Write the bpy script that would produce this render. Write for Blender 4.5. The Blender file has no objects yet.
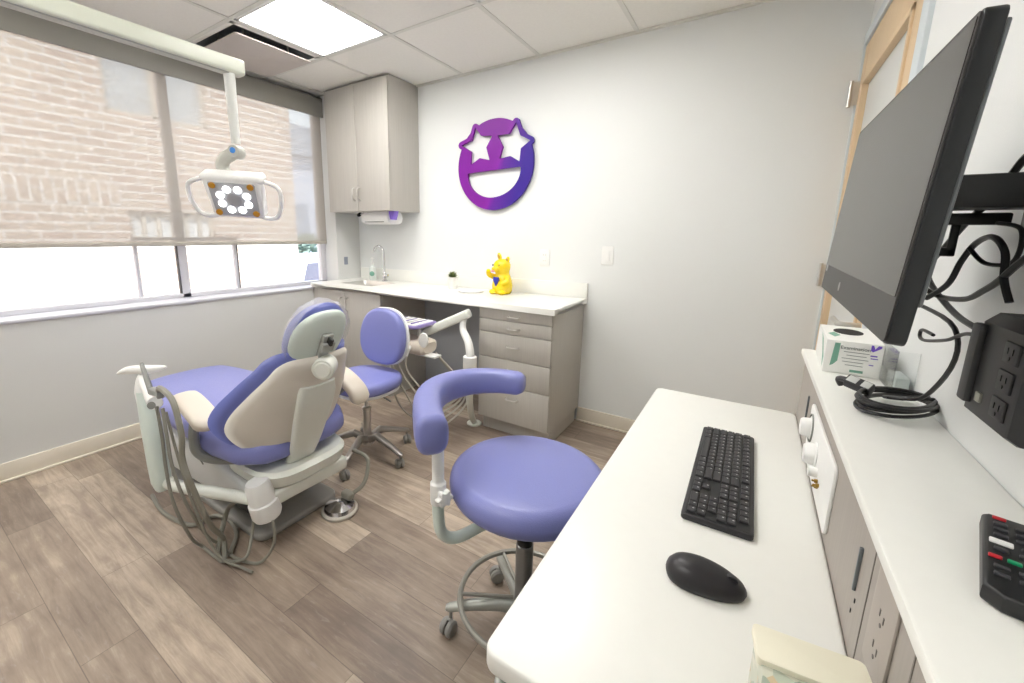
import bpy, bmesh, math, random
from mathutils import Vector, Matrix, Euler
random.seed(7)
PI = math.pi
SC = bpy.context.scene
COL = SC.collection

# ------------------------------------------------------------------ camera
def make_camera():
    C = Vector((3.1025, -2.71, 1.2771)); yaw, pitch, roll = .5863, .1912, .0097
    f, px, py = 417.47, 474.56, 315.71
    F = Vector((-math.sin(yaw)*math.cos(pitch), math.cos(yaw)*math.cos(pitch), -math.sin(pitch)))
    r = Vector((math.cos(yaw), math.sin(yaw), 0)); u = r.cross(F)
    r2 = r*math.cos(roll) + u*math.sin(roll); u2 = -r*math.sin(roll) + u*math.cos(roll)
    cd = bpy.data.cameras.new('camera'); cam = bpy.data.objects.new('camera', cd); COL.objects.link(cam)
    m = Matrix((r2, u2, -F)).transposed().to_4x4(); m.translation = C
    cam.matrix_world = m
    cd.sensor_fit = 'HORIZONTAL'; cd.sensor_width = 36; cd.lens = f*36/1024
    cd.shift_x = (512-px)/1024; cd.shift_y = (py-341.5)/1024
    cd.clip_start = .02
    SC.camera = cam
make_camera()

# ------------------------------------------------------------------ world, sun, exposure
w = bpy.data.worlds.new('sky'); SC.world = w; w.use_nodes = True
bg = w.node_tree.nodes['Background']
tcw = w.node_tree.nodes.new('ShaderNodeTexCoord'); sepw = w.node_tree.nodes.new('ShaderNodeSeparateXYZ')
rmpw = w.node_tree.nodes.new('ShaderNodeValToRGB')
rmpw.color_ramp.elements[0].position = .0; rmpw.color_ramp.elements[0].color = (.93, .96, 1, 1)
rmpw.color_ramp.elements[1].position = .7; rmpw.color_ramp.elements[1].color = (.55, .72, 1, 1)
w.node_tree.links.new(tcw.outputs['Generated'], sepw.inputs[0])
w.node_tree.links.new(sepw.outputs['Z'], rmpw.inputs[0])
w.node_tree.links.new(rmpw.outputs[0], bg.inputs[0])
bg.inputs[1].default_value = 1.5
sun = bpy.data.lights.new('sun', 'SUN'); sun.energy = 3.0; sun.angle = .01; sun.color = (1, .96, .9)
so = bpy.data.objects.new('sun', sun); COL.objects.link(so)
so.rotation_euler = Vector((-.60, .30, -.80)).to_track_quat('-Z', 'Y').to_euler()
SC.view_settings.view_transform = 'Standard'; SC.view_settings.look = 'None'
SC.view_settings.gamma = 1; SC.view_settings.use_curve_mapping = False
SC.view_settings.exposure = 1.6
PANEL_EMIT = 7.0

# ------------------------------------------------------------------ materials
def lin(c):
    return tuple((v/12.92 if v <= .04045 else ((v+.055)/1.055)**2.4) for v in [x/255 for x in c])
MATS = {}
def mat(name, rgb, rough=.5, metal=0, var=.03, scale=12, bump=0, bscale=80, coat=0, alpha=1, trans=0, spec=.5):
    if name in MATS: return MATS[name]
    m = bpy.data.materials.new(name); m.use_nodes = True; nt = m.node_tree; N = nt.nodes; L = nt.links
    b = N['Principled BSDF']; c = lin(rgb)
    tc = N.new('ShaderNodeTexCoord'); nz = N.new('ShaderNodeTexNoise'); nz.inputs['Scale'].default_value = scale
    nz.inputs['Detail'].default_value = 3
    L.new(tc.outputs['Object'], nz.inputs['Vector'])
    mx = N.new('ShaderNodeMix'); mx.data_type = 'RGBA'
    mx.inputs[6].default_value = (*[max(0, v*(1-var)) for v in c], 1); mx.inputs[7].default_value = (*[min(1, v*(1+var)) for v in c], 1)
    L.new(nz.outputs['Fac'], mx.inputs[0]); L.new(mx.outputs[2], b.inputs['Base Color'])
    b.inputs['Roughness'].default_value = rough; b.inputs['Metallic'].default_value = metal
    b.inputs['Coat Weight'].default_value = coat; b.inputs['Alpha'].default_value = alpha
    b.inputs['Transmission Weight'].default_value = trans
    b.inputs['Specular IOR Level'].default_value = spec
    if bump:
        n2 = N.new('ShaderNodeTexNoise'); n2.inputs['Scale'].default_value = bscale
        L.new(tc.outputs['Object'], n2.inputs['Vector'])
        bp = N.new('ShaderNodeBump'); bp.inputs['Strength'].default_value = bump; bp.inputs['Distance'].default_value = .002
        L.new(n2.outputs['Fac'], bp.inputs['Height']); L.new(bp.outputs[0], b.inputs['Normal'])
    MATS[name] = m; return m
def emit(name, rgb, s):
    m = bpy.data.materials.new(name); m.use_nodes = True; nt = m.node_tree; b = nt.nodes['Principled BSDF']
    b.inputs['Base Color'].default_value = (.8, .8, .8, 1)
    b.inputs['Emission Color'].default_value = (*lin(rgb), 1); b.inputs['Emission Strength'].default_value = s
    return m

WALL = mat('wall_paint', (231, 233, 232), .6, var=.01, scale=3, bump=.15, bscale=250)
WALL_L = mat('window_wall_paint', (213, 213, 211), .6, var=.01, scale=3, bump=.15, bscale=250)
TRIM = mat('rubber_baseboard', (226, 218, 203), .45, var=.02)
TILE = mat('ceiling_tile', (238, 236, 230), .9, var=.04, scale=60, bump=.5, bscale=300)
GRID = mat('ceiling_grid_metal', (222, 221, 214), .5)
VINYL = mat('periwinkle_vinyl', (128, 133, 194), .33, var=.03, scale=5, bump=.25, bscale=350)
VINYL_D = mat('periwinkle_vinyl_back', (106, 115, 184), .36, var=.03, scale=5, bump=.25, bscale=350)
SHELL = mat('off_white_plastic', (226, 228, 220), .35, var=.02)
MINT = mat('pale_mint_plastic', (216, 227, 220), .35, var=.02)
CREAM = mat('cream_plastic', (222, 212, 198), .4, var=.02)
GREYP = mat('grey_plastic', (135, 136, 132), .45)
GREYL = mat('light_grey_metal', (168, 170, 166), .35, metal=.6)
HOSE = mat('grey_hose', (140, 138, 128), .45)
HOSE_W = mat('pale_hose', (196, 192, 182), .45)
CHROME = mat('chrome', (210, 210, 212), .12, metal=1)
STEEL = mat('brushed_steel', (214, 212, 208), .35, metal=1)
COUNTER = mat('white_solid_surface', (236, 236, 231), .3, var=.015, scale=40)
DARKREC = mat('dark_recess', (70, 72, 72), .7)
BLACK = mat('black_plastic', (26, 27, 29), .42, var=.1)
BLACKG = mat('black_rubber_cable', (20, 20, 22), .4, var=.1)
CHARC = mat('charcoal_plastic', (44, 43, 46), .5, var=.08)
WHITEP = mat('white_plastic', (238, 238, 236), .35, var=.01)
YELLOW = mat('yellow_glaze', (246, 214, 10), .25, var=.04, coat=.4)
BLUE = mat('blue_paint', (40, 48, 160), .4)
PURPLE = mat('purple_acrylic', (95, 50, 150), .3)
GOLD = mat('brass', (170, 140, 70), .3, metal=1)
DESKSIDE = mat('grey_green_laminate', (110, 116, 114), .5)
CASTER = mat('caster_grey', (146, 144, 140), .5)

def laminate(name, c1, axis=2, k=1.):
    m = bpy.data.materials.new(name); m.use_nodes = True; nt = m.node_tree; N = nt.nodes; L = nt.links
    b = N['Principled BSDF']; tc = N.new('ShaderNodeTexCoord'); mp = N.new('ShaderNodeMapping')
    s = [180, 180, 180]; s[axis] = 4; mp.inputs['Scale'].default_value = s
    nz = N.new('ShaderNodeTexNoise'); nz.inputs['Scale'].default_value = 1; nz.inputs['Detail'].default_value = 4
    L.new(tc.outputs['Object'], mp.inputs[0]); L.new(mp.outputs[0], nz.inputs['Vector'])
    r = N.new('ShaderNodeValToRGB'); c = lin(c1)
    r.color_ramp.elements[0].position = .3; r.color_ramp.elements[0].color = (*[v*.94 for v in c], 1)
    r.color_ramp.elements[1].position = .7; r.color_ramp.elements[1].color = (*[v*1.03 for v in c], 1)
    L.new(nz.outputs['Fac'], r.inputs[0]); L.new(r.outputs[0], b.inputs['Base Color'])
    b.inputs['Roughness'].default_value = .5
    return m
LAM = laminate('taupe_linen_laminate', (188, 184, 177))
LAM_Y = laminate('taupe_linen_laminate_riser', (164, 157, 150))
WOOD = laminate('maple_veneer', (222, 196, 160))

def floor_mat():
    m = bpy.data.materials.new('vinyl_plank_floor'); m.use_nodes = True; nt = m.node_tree; N = nt.nodes; L = nt.links
    b = N['Principled BSDF']; tc = N.new('ShaderNodeTexCoord'); sp = N.new('ShaderNodeSeparateXYZ')
    L.new(tc.outputs['Object'], sp.inputs[0])
    def M(op, a, c=None, v=None):
        n = N.new('ShaderNodeMath'); n.operation = op
        for i, x in enumerate((a, c)):
            if x is None: continue
            if isinstance(x, (int, float)): n.inputs[i].default_value = x
            else: L.new(x, n.inputs[i])
        return n.outputs[0]
    W, LEN = .148, .98
    yy = M('DIVIDE', M('ADD', sp.outputs['Y'], 2.06+W*40), W); row = M('FLOOR', yy); fy = M('FRACT', yy)
    wn = N.new('ShaderNodeTexWhiteNoise'); wn.noise_dimensions = '1D'; L.new(row, wn.inputs['W'])
    xx = M('ADD', M('DIVIDE', sp.outputs['X'], LEN), M('MULTIPLY', wn.outputs['Value'], 7.3))
    colm = M('FLOOR', xx); fx = M('FRACT', xx)
    cb = N.new('ShaderNodeCombineXYZ'); L.new(colm, cb.inputs[0]); L.new(row, cb.inputs[1])
    w2 = N.new('ShaderNodeTexWhiteNoise'); w2.noise_dimensions = '3D'; L.new(cb.outputs[0], w2.inputs['Vector'])
    # grain: noise stretched along the plank and shifted for each plank
    cg = N.new('ShaderNodeCombineXYZ')
    L.new(M('ADD', M('MULTIPLY', sp.outputs['X'], 2.2), M('MULTIPLY', w2.outputs['Value'], 40)), cg.inputs[0])
    L.new(M('MULTIPLY', sp.outputs['Y'], 22), cg.inputs[1])
    g = N.new('ShaderNodeTexNoise'); g.inputs['Scale'].default_value = 1.6; g.inputs['Detail'].default_value = 7; g.inputs['Roughness'].default_value = .68
    g.inputs['Distortion'].default_value = .6
    L.new(cg.outputs[0], g.inputs['Vector'])
    cl = N.new('ShaderNodeTexNoise'); cl.inputs['Scale'].default_value = 5.5; cl.inputs['Detail'].default_value = 5; L.new(tc.outputs['Object'], cl.inputs['Vector'])
    t = M('ADD', M('ADD', M('MULTIPLY', w2.outputs['Value'], .34), M('MULTIPLY', g.outputs['Fac'], .70)), M('MULTIPLY', cl.outputs['Fac'], .42))
    r = N.new('ShaderNodeValToRGB'); el = r.color_ramp.elements
    el[0].position = .34; el[0].color = (*lin((110, 97, 88)), 1); el[1].position = 1.05; el[1].color = (*lin((200, 184, 166)), 1)
    e = el.new(.56); e.color = (*lin((132, 117, 106)), 1); e = el.new(.78); e.color = (*lin((160, 144, 129)), 1)
    L.new(t, r.inputs[0])
    # pale limed scratches in the grain
    cs = N.new('ShaderNodeCombineXYZ'); L.new(M('MULTIPLY', sp.outputs['X'], 14), cs.inputs[0]); L.new(M('MULTIPLY', sp.outputs['Y'], 70), cs.inputs[1])
    sn = N.new('ShaderNodeTexNoise'); sn.inputs['Scale'].default_value = 1; sn.inputs['Detail'].default_value = 4; sn.inputs['Distortion'].default_value = 1.2
    L.new(cs.outputs[0], sn.inputs['Vector'])
    sr = N.new('ShaderNodeValToRGB'); sr.color_ramp.elements[0].position = .6; sr.color_ramp.elements[1].position = .74
    L.new(sn.outputs['Fac'], sr.inputs[0])
    mx = N.new('ShaderNodeMix'); mx.data_type = 'RGBA'; L.new(M('MULTIPLY', sr.outputs[0], M('MULTIPLY', g.outputs['Fac'], .5)), mx.inputs[0])
    L.new(r.outputs[0], mx.inputs[6]); mx.inputs[7].default_value = (*lin((186, 176, 168)), 1)
    ey = M('LESS_THAN', M('MINIMUM', fy, M('SUBTRACT', 1, fy)), .008); ex = M('LESS_THAN', M('MINIMUM', fx, M('SUBTRACT', 1, fx)), .0012)
    ed = M('MAXIMUM', ey, ex)
    m2 = N.new('ShaderNodeMix'); m2.data_type = 'RGBA'; L.new(M('MULTIPLY', ed, .45), m2.inputs[0]); L.new(mx.outputs[2], m2.inputs[6])
    m2.inputs[7].default_value = (*lin((60, 52, 48)), 1)
    L.new(m2.outputs[2], b.inputs['Base Color']); b.inputs['Roughness'].default_value = .42
    bp = N.new('ShaderNodeBump'); bp.inputs['Strength'].default_value = .15; bp.inputs['Distance'].default_value = .002
    L.new(g.outputs['Fac'], bp.inputs['Height']); L.new(bp.outputs[0], b.inputs['Normal'])
    return m

def brick_mat(upright=False):
    m = bpy.data.materials.new('painted_brick'); m.use_nodes = True; nt = m.node_tree; N = nt.nodes; L = nt.links
    b = N['Principled BSDF']; tc = N.new('ShaderNodeTexCoord'); sp = N.new('ShaderNodeSeparateXYZ'); cb = N.new('ShaderNodeCombineXYZ')
    L.new(tc.outputs['Object'], sp.inputs[0]); L.new(sp.outputs['Z' if upright else 'Y'], cb.inputs[0]); L.new(sp.outputs['Y' if upright else 'Z'], cb.inputs[1])
    br = N.new('ShaderNodeTexBrick'); L.new(cb.outputs[0], br.inputs['Vector'])
    br.inputs['Scale'].default_value = 1; br.inputs['Brick Width'].default_value = .235; br.inputs['Row Height'].default_value = .083
    br.inputs['Mortar Size'].default_value = .011; br.inputs['Mortar Smooth'].default_value = .3
    br.inputs['Color1'].default_value = (*lin((180, 152, 138)), 1); br.inputs['Color2'].default_value = (*lin((196, 174, 156)), 1)
    br.inputs['Mortar'].default_value = (*lin((226, 216, 208)), 1)
    L.new(br.outputs['Color'], b.inputs['Base Color']); b.inputs['Roughness'].default_value = .9
    return m

def shade_mat():
    m = bpy.data.materials.new('screen_fabric'); m.use_nodes = True; nt = m.node_tree; N = nt.nodes; L = nt.links
    N.remove(N['Principled BSDF']); out = N['Material Output']
    tr = N.new('ShaderNodeBsdfTransparent'); tr.inputs[0].default_value = (.80, .79, .78, 1)
    di = N.new('ShaderNodeBsdfDiffuse'); di.inputs[0].default_value = (*lin((190, 184, 176)), 1)
    tl = N.new('ShaderNodeBsdfTranslucent'); tl.inputs[0].default_value = (*lin((150, 148, 144)), 1)
    m1 = N.new('ShaderNodeMixShader'); m1.inputs[0].default_value = .35; L.new(di.outputs[0], m1.inputs[1]); L.new(tl.outputs[0], m1.inputs[2])
    m2 = N.new('ShaderNodeMixShader'); m2.inputs[0].default_value = SHADE_OPEN; L.new(m1.outputs[0], m2.inputs[1]); L.new(tr.outputs[0], m2.inputs[2])
    # fine weave
    tc = N.new('ShaderNodeTexCoord'); nz = N.new('ShaderNodeTexNoise'); nz.inputs['Scale'].default_value = 400
    L.new(tc.outputs['Object'], nz.inputs['Vector'])
    mr = N.new('ShaderNodeMapRange'); mr.inputs[3].default_value = SHADE_OPEN-.004; mr.inputs[4].default_value = SHADE_OPEN+.004
    L.new(nz.outputs['Fac'], mr.inputs[0]); L.new(mr.outputs[0], m2.inputs[0])
    L.new(m2.outputs[0], out.inputs[0]); return m
SHADE_OPEN = .20

def glass_mat(name, tint=(1, 1, 1), refl=.08, clear=None):
    m = bpy.data.materials.new(name); m.use_nodes = True; nt = m.node_tree; N = nt.nodes; L = nt.links
    N.remove(N['Principled BSDF']); out = N['Material Output']
    tr = N.new('ShaderNodeBsdfTransparent'); tr.inputs[0].default_value = (*tint, 1)
    gl = N.new('ShaderNodeBsdfGlossy'); gl.inputs['Roughness'].default_value = .03
    lw = N.new('ShaderNodeLayerWeight'); lw.inputs[0].default_value = .2
    mu = N.new('ShaderNodeMath'); mu.operation = 'MULTIPLY_ADD'; L.new(lw.outputs['Fresnel'], mu.inputs[0]); mu.inputs[1].default_value = .6; mu.inputs[2].default_value = refl*.3
    mx = N.new('ShaderNodeMixShader'); L.new(mu.outputs[0], mx.inputs[0]); L.new(tr.outputs[0], mx.inputs[1]); L.new(gl.outputs[0], mx.inputs[2])
    L.new(mx.outputs[0], out.inputs[0]); return m
GLASS = glass_mat('window_glass', (.97, .99, .98))

# ------------------------------------------------------------------ mesh helpers (world coordinates unless the thing is built in its own frame)
WM = {}
def smooth(bm, ang=35):
    for f in bm.faces: f.smooth = True
    for e in bm.edges:
        if len(e.link_faces) == 2 and e.calc_face_angle(0) > math.radians(ang): e.smooth = False
def obj(name, bm, m, parent=None, sharp=35, keep=False, kind=None, label=None, loc=None):
    bmesh.ops.recalc_face_normals(bm, faces=bm.faces[:])
    if parent is not None:
        Mx = WM[parent.name]
        if not keep: bm.transform(Mx.inverted())
    else:
        if loc is None:
            xs = [v.co for v in bm.verts]
            loc = Vector(((min(v.x for v in xs)+max(v.x for v in xs))/2, (min(v.y for v in xs)+max(v.y for v in xs))/2, min(v.z for v in xs)))
        bm.transform(Matrix.Translation(-Vector(loc)))
    smooth(bm, sharp)
    me = bpy.data.meshes.new(name); bm.to_mesh(me); bm.free()
    o = bpy.data.objects.new(name, me); COL.objects.link(o)
    for k in (m if isinstance(m, (list, tuple)) else [m]): me.materials.append(k)
    if parent is not None:
        o.parent = parent; WM[o.name] = WM[parent.name]
    else:
        o.location = loc; WM[o.name] = Matrix.Translation(Vector(loc))
    if kind: o['kind'] = kind
    if label: o['label'] = label
    return o
def thing(name, label, cat, loc=(0, 0, 0), rz=0, group=None):
    o = bpy.data.objects.new(name, None); COL.objects.link(o); o.empty_display_size = .05
    o.location = loc; o.rotation_euler = (0, 0, rz); o['label'] = label; o['category'] = cat
    if group: o['group'] = group
    WM[o.name] = Matrix.Translation(Vector(loc)) @ Matrix.Rotation(rz, 4, 'Z'); return o
def tag(o, label, cat, group=None):
    o['label'] = label; o['category'] = cat
    if group: o['group'] = group
    return o
def B(): return bmesh.new()
def box(bm, a, b, bev=0, seg=2, M=None):
    n = bmesh.new(); a = Vector(a); b = Vector(b); c = (a+b)/2; s = b-a
    bmesh.ops.create_cube(n, size=1)
    for v in n.verts: v.co = Vector((v.co.x*s.x, v.co.y*s.y, v.co.z*s.z))+c
    if bev: bmesh.ops.bevel(n, geom=n.edges[:], offset=min(bev, min(abs(t) for t in s)*.49), segments=seg, profile=.5, affect='EDGES')
    if M: n.transform(M)
    merge(bm, n); return bm
def merge(bm, n, mi=0):
    me = bpy.data.meshes.new('t'); 
    if mi:
        for f in n.faces: f.material_index = mi
    n.to_mesh(me); n.free(); bm.from_mesh(me); bpy.data.meshes.remove(me)
def frames(pts):
    T = []
    for i in range(len(pts)):
        a = pts[max(i-1, 0)]; b = pts[min(i+1, len(pts)-1)]; T.append((b-a).normalized())
    n = T[0].orthogonal().normalized(); out = []
    for t in T:
        n = (n-t*n.dot(t)); n = n.normalized() if n.length > 1e-6 else t.orthogonal().normalized()
        out.append((t, n, t.cross(n)))
    return out
def catmull(pts, k=8):
    P = [Vector(p) for p in pts]; 
    if len(P) < 3: return P
    out = []
    for i in range(len(P)-1):
        p0 = P[max(i-1, 0)]; p1 = P[i]; p2 = P[i+1]; p3 = P[min(i+2, len(P)-1)]
        for j in range(k):
            t = j/k
            out.append(.5*((2*p1)+(-p0+p2)*t+(2*p0-5*p1+4*p2-p3)*t*t+(-p0+3*p1-3*p2+p3)*t**3))
    out.append(P[-1]); return out
def tube(bm, pts, r, n=10, k=8, curve=True, cap=True):
    P = catmull(pts, k) if curve else [Vector(p) for p in pts]
    fr = frames(P); rings = []
    for i, (p, (t, a, b)) in enumerate(zip(P, fr)):
        if isinstance(r, (list, tuple)):
            s = i/(len(P)-1)*(len(r)-1); q = min(int(s), len(r)-2); rr = r[q]+(r[q+1]-r[q])*(s-q)
        else: rr = r
        rings.append([bm.verts.new(p+(a*math.cos(2*PI*j/n)+b*math.sin(2*PI*j/n))*rr) for j in range(n)])
    for i in range(len(rings)-1):
        for j in range(n):
            bm.faces.new((rings[i][j], rings[i][(j+1) % n], rings[i+1][(j+1) % n], rings[i+1][j]))
    if cap:
        bm.faces.new(rings[0][::-1]); bm.faces.new(rings[-1])
    return bm
def lathe(bm, prof, c=(0, 0, 0), n=32, M=None, ax=None):
    """prof: (radius, height) pairs around +z at c; ax turns +z to that direction"""
    q = bmesh.new(); rings = []
    for r, z in prof:
        if r < 1e-6: rings.append([q.verts.new((0, 0, z))])
        else: rings.append([q.verts.new((r*math.cos(2*PI*j/n), r*math.sin(2*PI*j/n), z)) for j in range(n)])
    for a, b in zip(rings, rings[1:]):
        for j in range(n):
            if len(a) == 1 and len(b) == 1: continue
            if len(a) == 1: q.faces.new((a[0], b[j], b[(j+1) % n]))
            elif len(b) == 1: q.faces.new((a[j], a[(j+1) % n], b[0]))
            else: q.faces.new((a[j], a[(j+1) % n], b[(j+1) % n], b[j]))
    if len(rings[0]) > 1: q.faces.new(rings[0][::-1])
    if len(rings[-1]) > 1: q.faces.new(rings[-1])
    R = Vector(ax).to_track_quat('Z', 'Y').to_matrix().to_4x4() if ax is not None else Matrix.Identity(4)
    q.transform(Matrix.Translation(Vector(c)) @ R)
    if M: q.transform(M)
    merge(bm, q); return bm
def prism(bm, out, z0, z1, M=None, bev=0, seg=2):
    q = bmesh.new(); a = [q.verts.new((x, y, z0)) for x, y in out]; b = [q.verts.new((x, y, z1)) for x, y in out]
    n = len(out)
    q.faces.new(a[::-1]); q.faces.new(b)
    for i in range(n): q.faces.new((a[i], a[(i+1) % n], b[(i+1) % n], b[i]))
    bmesh.ops.recalc_face_normals(q, faces=q.faces[:])
    if bev:
        es = [e for e in q.edges if abs(e.verts[0].co.z-e.verts[1].co.z) < 1e-7]
        bmesh.ops.bevel(q, geom=es, offset=bev, segments=seg, profile=.5, affect='EDGES')
    if M: q.transform(M)
    merge(bm, q); return bm
def rrect(x0, y0, x1, y1, r, n=6):
    o = []
    for cx, cy, a in ((x1-r, y1-r, 0), (x0+r, y1-r, PI/2), (x0+r, y0+r, PI), (x1-r, y0+r, 1.5*PI)):
        for i in range(n+1): o.append((cx+r*math.cos(a+PI/2*i/n), cy+r*math.sin(a+PI/2*i/n)))
    return o
def axes(o, x, y, z):
    m = Matrix((Vector(x), Vector(y), Vector(z))).transposed().to_4x4(); m.translation = Vector(o); return m
def loft(bm, rings, cap=True, closed=True):
    R = [[bm.verts.new(p) for p in r] for r in rings]; n = len(R[0])
    for a, b in zip(R, R[1:]):
        for j in range(n if closed else n-1): bm.faces.new((a[j], a[(j+1) % n], b[(j+1) % n], b[j]))
    if cap: bm.faces.new(R[0][::-1]); bm.faces.new(R[-1])
    return bm
def superell(a, b, e=2.6, n=32):
    o = []
    for i in range(n):
        t = 2*PI*i/n; c, s = math.cos(t), math.sin(t)
        o.append((math.copysign(abs(c)**(2/e), c)*a, math.copysign(abs(s)**(2/e), s)*b))
    return o
def ellipsoid(bm, c, r, M=None, u=20, v=12):
    q = bmesh.new(); bmesh.ops.create_uvsphere(q, u_segments=u, v_segments=v, radius=1)
    for w_ in q.verts: w_.co = Vector((w_.co.x*r[0], w_.co.y*r[1], w_.co.z*r[2]))
    if M: q.transform(M)
    q.transform(Matrix.Translation(Vector(c))); merge(bm, q); return bm
def clone(root, loc=None, rz=None, label=None, parent=None):
    c = root.copy(); COL.objects.link(c)
    if parent is not None: c.parent = parent
    if loc is not None: c.location = loc
    if rz is not None: c.rotation_euler = (0, 0, rz)
    if label: c['label'] = label
    WM[c.name] = WM[root.name]
    for ch in list(root.children): clone(ch, parent=c)
    return c
def text_mesh(txt, size, M, depth=.0006):
    cu = bpy.data.curves.new('t', 'FONT'); cu.body = txt; cu.size = size; cu.extrude = depth; cu.align_x = 'CENTER'; cu.align_y = 'CENTER'
    o = bpy.data.objects.new('t', cu); COL.objects.link(o)
    dg = bpy.context.evaluated_depsgraph_get(); me = bpy.data.meshes.new_from_object(o.evaluated_get(dg))
    bm = bmesh.new(); bm.from_mesh(me); bm.transform(M)
    bpy.data.objects.remove(o); bpy.data.curves.remove(cu); bpy.data.meshes.remove(me)
    return bm

# ================================================================== THE SETTING
XR, H, T = 3.415, 2.422, .6096
YF = -4.2
GX0 = 1.183-2*T; GY0 = -.734
bm = B(); box(bm, (-.2, YF-.1, -.1), (XR+.1, .1, 0)); obj('floor', bm, floor_mat(), loc=(0, 0, 0), kind='structure')
bm = B(); box(bm, (-.25, 0, 0), (XR+.1, .12, H)); obj('wall_back', bm, WALL, kind='structure')
bm = B(); box(bm, (-.25, YF-.12, 0), (XR+.1, YF, H)); obj('wall_front', bm, WALL, kind='structure')
# window wall: low wall, the pier beside the upper cabinet, a pier behind the camera
WY0, WY1, SILL = -3.6, -.26, .815
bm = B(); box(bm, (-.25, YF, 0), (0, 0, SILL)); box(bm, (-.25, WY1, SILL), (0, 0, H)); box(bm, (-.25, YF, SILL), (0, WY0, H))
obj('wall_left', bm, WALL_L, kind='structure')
# right wall with the door opening
DY0, DY1, DZ = -.98, -.012, 2.13
bm = B(); box(bm, (XR, YF, 0), (XR+.12, DY0, H)); box(bm, (XR, DY0, DZ), (XR+.12, 0, H)); box(bm, (XR, DY1, 0), (XR+.12, 0, DZ))
obj('wall_right', bm, WALL, kind='structure')
# ceiling tiles with openings for the diffuser and the light panels
VENT = (0, 2); holes = {(0, 1), (1, 1), (3, 1), (3, 4), (0, 4)}
def tile_rect(i, j):   # j=0: partial row at the back wall
    x0 = GX0+i*T; y1 = GY0-(j-1)*T if j > 0 else 0; y0 = GY0-j*T
    return x0, y0, x0+T, y1
bm = B()
for i in range(-1, 7):
    for j in range(0, 7):
        x0, y0, x1, y1 = tile_rect(i, j)
        x0 = max(x0, -.25); x1 = min(x1, XR+.1); y0 = max(y0, YF-.1)
        if x1 <= x0 or y1 <= y0 or (i, j) in holes: continue
        box(bm, (x0, y0, H), (x1, y1, H+.02))
        if j == 0: pass
    # outer band behind the grid is closed by the walls
obj('ceiling', bm, TILE, loc=(0, 0, H), kind='structure')
bm = B()
g = .012
for i in range(0, 7):
    x = GX0+i*T
    if -.3 < x < XR: box(bm, (max(x-g, -.24), YF, H-.004), (min(x+g, XR), 0, H+.001))
for j in range(0, 6): y = GY0-j*T; box(bm, (-.24, y-g, H-.0035), (XR, y+g, H+.001))
box(bm, (-.24, -.024, H-.012), (XR, 0, H-.0005)); box(bm, (XR-.024, YF, H-.012), (XR, 0, H-.0005)); box(bm, (-.24, YF, H-.012), (-.216, 0, H-.0005))
obj('trim_1', bm, GRID, kind='structure')
# baseboards
bm = B(); box(bm, (2.18, -.012, 0), (XR, 0, .1), .003); box(bm, (2.18, -.022, 0), (XR, 0, .012), .004)
obj('baseboard_back', bm, TRIM, kind='structure')
bm = B(); box(bm, (0, YF, 0), (.012, -.53, .1), .003); box(bm, (0, YF, 0), (.022, -.53, .012), .004)
obj('baseboard_left', bm, TRIM, kind='structure')
bm = B(); box(bm, (XR-.012, YF, 0), (XR, -3.2, .1), .003); obj('baseboard_right', bm, TRIM, kind='structure')

# window: sill, frame, mullions, glass
FR = mat('window_aluminium', (214, 213, 218), .4, metal=.2)
FRD = mat('dark_gasket', (90, 88, 90), .6)
SILLM = mat('white_sill', (208, 208, 216), .4)
bm = B(); box(bm, (-.22, WY0, SILL-.002), (.012, WY1, SILL+.016), .004)
win = obj('window_1', bm, SILLM, kind='structure')
fx0, fx1 = -.21, -.16
bm = B()
box(bm, (fx0, WY0, SILL+.016), (fx1, WY1, SILL+.045), .003); box(bm, (fx0, WY0, H-.05), (fx1, WY1, H), .003)
for y, hw, in ((-1.417, .026), (-.2865, .026), (-2.55, .026), (-3.57, .03)):
    box(bm, (fx0, y-hw, SILL+.016), (fx1, y+hw, H), .003)
fr = obj('window_frame', bm, FR, win)
bm = B()
for y in (-1.06, -1.675): box(bm, (fx0+.012, y-.010, SILL+.04), (fx1-.008, y+.010, 1.24), .002)
box(bm, (fx0+.012, -1.68, 1.222), (fx1-.008, -1.05, 1.242), .002)
obj('window_sash', bm, FR, win)
bm = B()
for y, zt in ((-1.447, 1.24), (-1.047, 1.24)): box(bm, (fx0+.02, y-.004, SILL+.046), (fx1-.004, y+.003, zt))
obj('gasket', bm, FRD, win)
bm = B(); box(bm, (-.188, WY0, SILL+.03), (-.182, WY1, H-.02)); obj('window_pane', bm, GLASS, win)

# door in the right wall beside the corner
d = thing('door_1', '', 'x', (XR, -.5, 0)); del d['label']; del d['category']; d['kind'] = 'structure'
xf = XR-.004
bm = B()
box(bm, (xf, DY0+.005, .01), (xf+.04, DY0+.125, DZ-.006), .002)
box(bm, (xf, DY1-.095, .01), (xf+.04, DY1-.004, DZ-.006), .002)
box(bm, (xf, DY0+.125, DZ-.17), (xf+.04, DY1-.095, DZ-.006), .002)
box(bm, (xf, DY0+.125, .01), (xf+.04, DY1-.095, .25), .002)
obj('door_leaf', bm, WOOD, d)
bm = B(); y0, y1, z0, z1 = DY0+.125, DY1-.095, .25, DZ-.17; s = .022
for a, b in (((xf-.006, y0, z0), (xf+.046, y0+s, z1)), ((xf-.006, y1-s, z0), (xf+.046, y1, z1)), ((xf-.006, y0, z1-s), (xf+.046, y1, z1)), ((xf-.006, y0, z0), (xf+.046, y1, z0+s))): box(bm, a, b, .003)
obj('glazing_bead', bm, WOOD, d)
FROST = mat('frosted_glass', (216, 218, 216), .35)
bm = B(); box(bm, (xf+.017, y0+s, z0+s), (xf+.023, y1-s, z1-s)); obj('door_glass', bm, FROST, d)
FRAMEM = mat('door_frame_paint', (214, 222, 226), .45)
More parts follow.
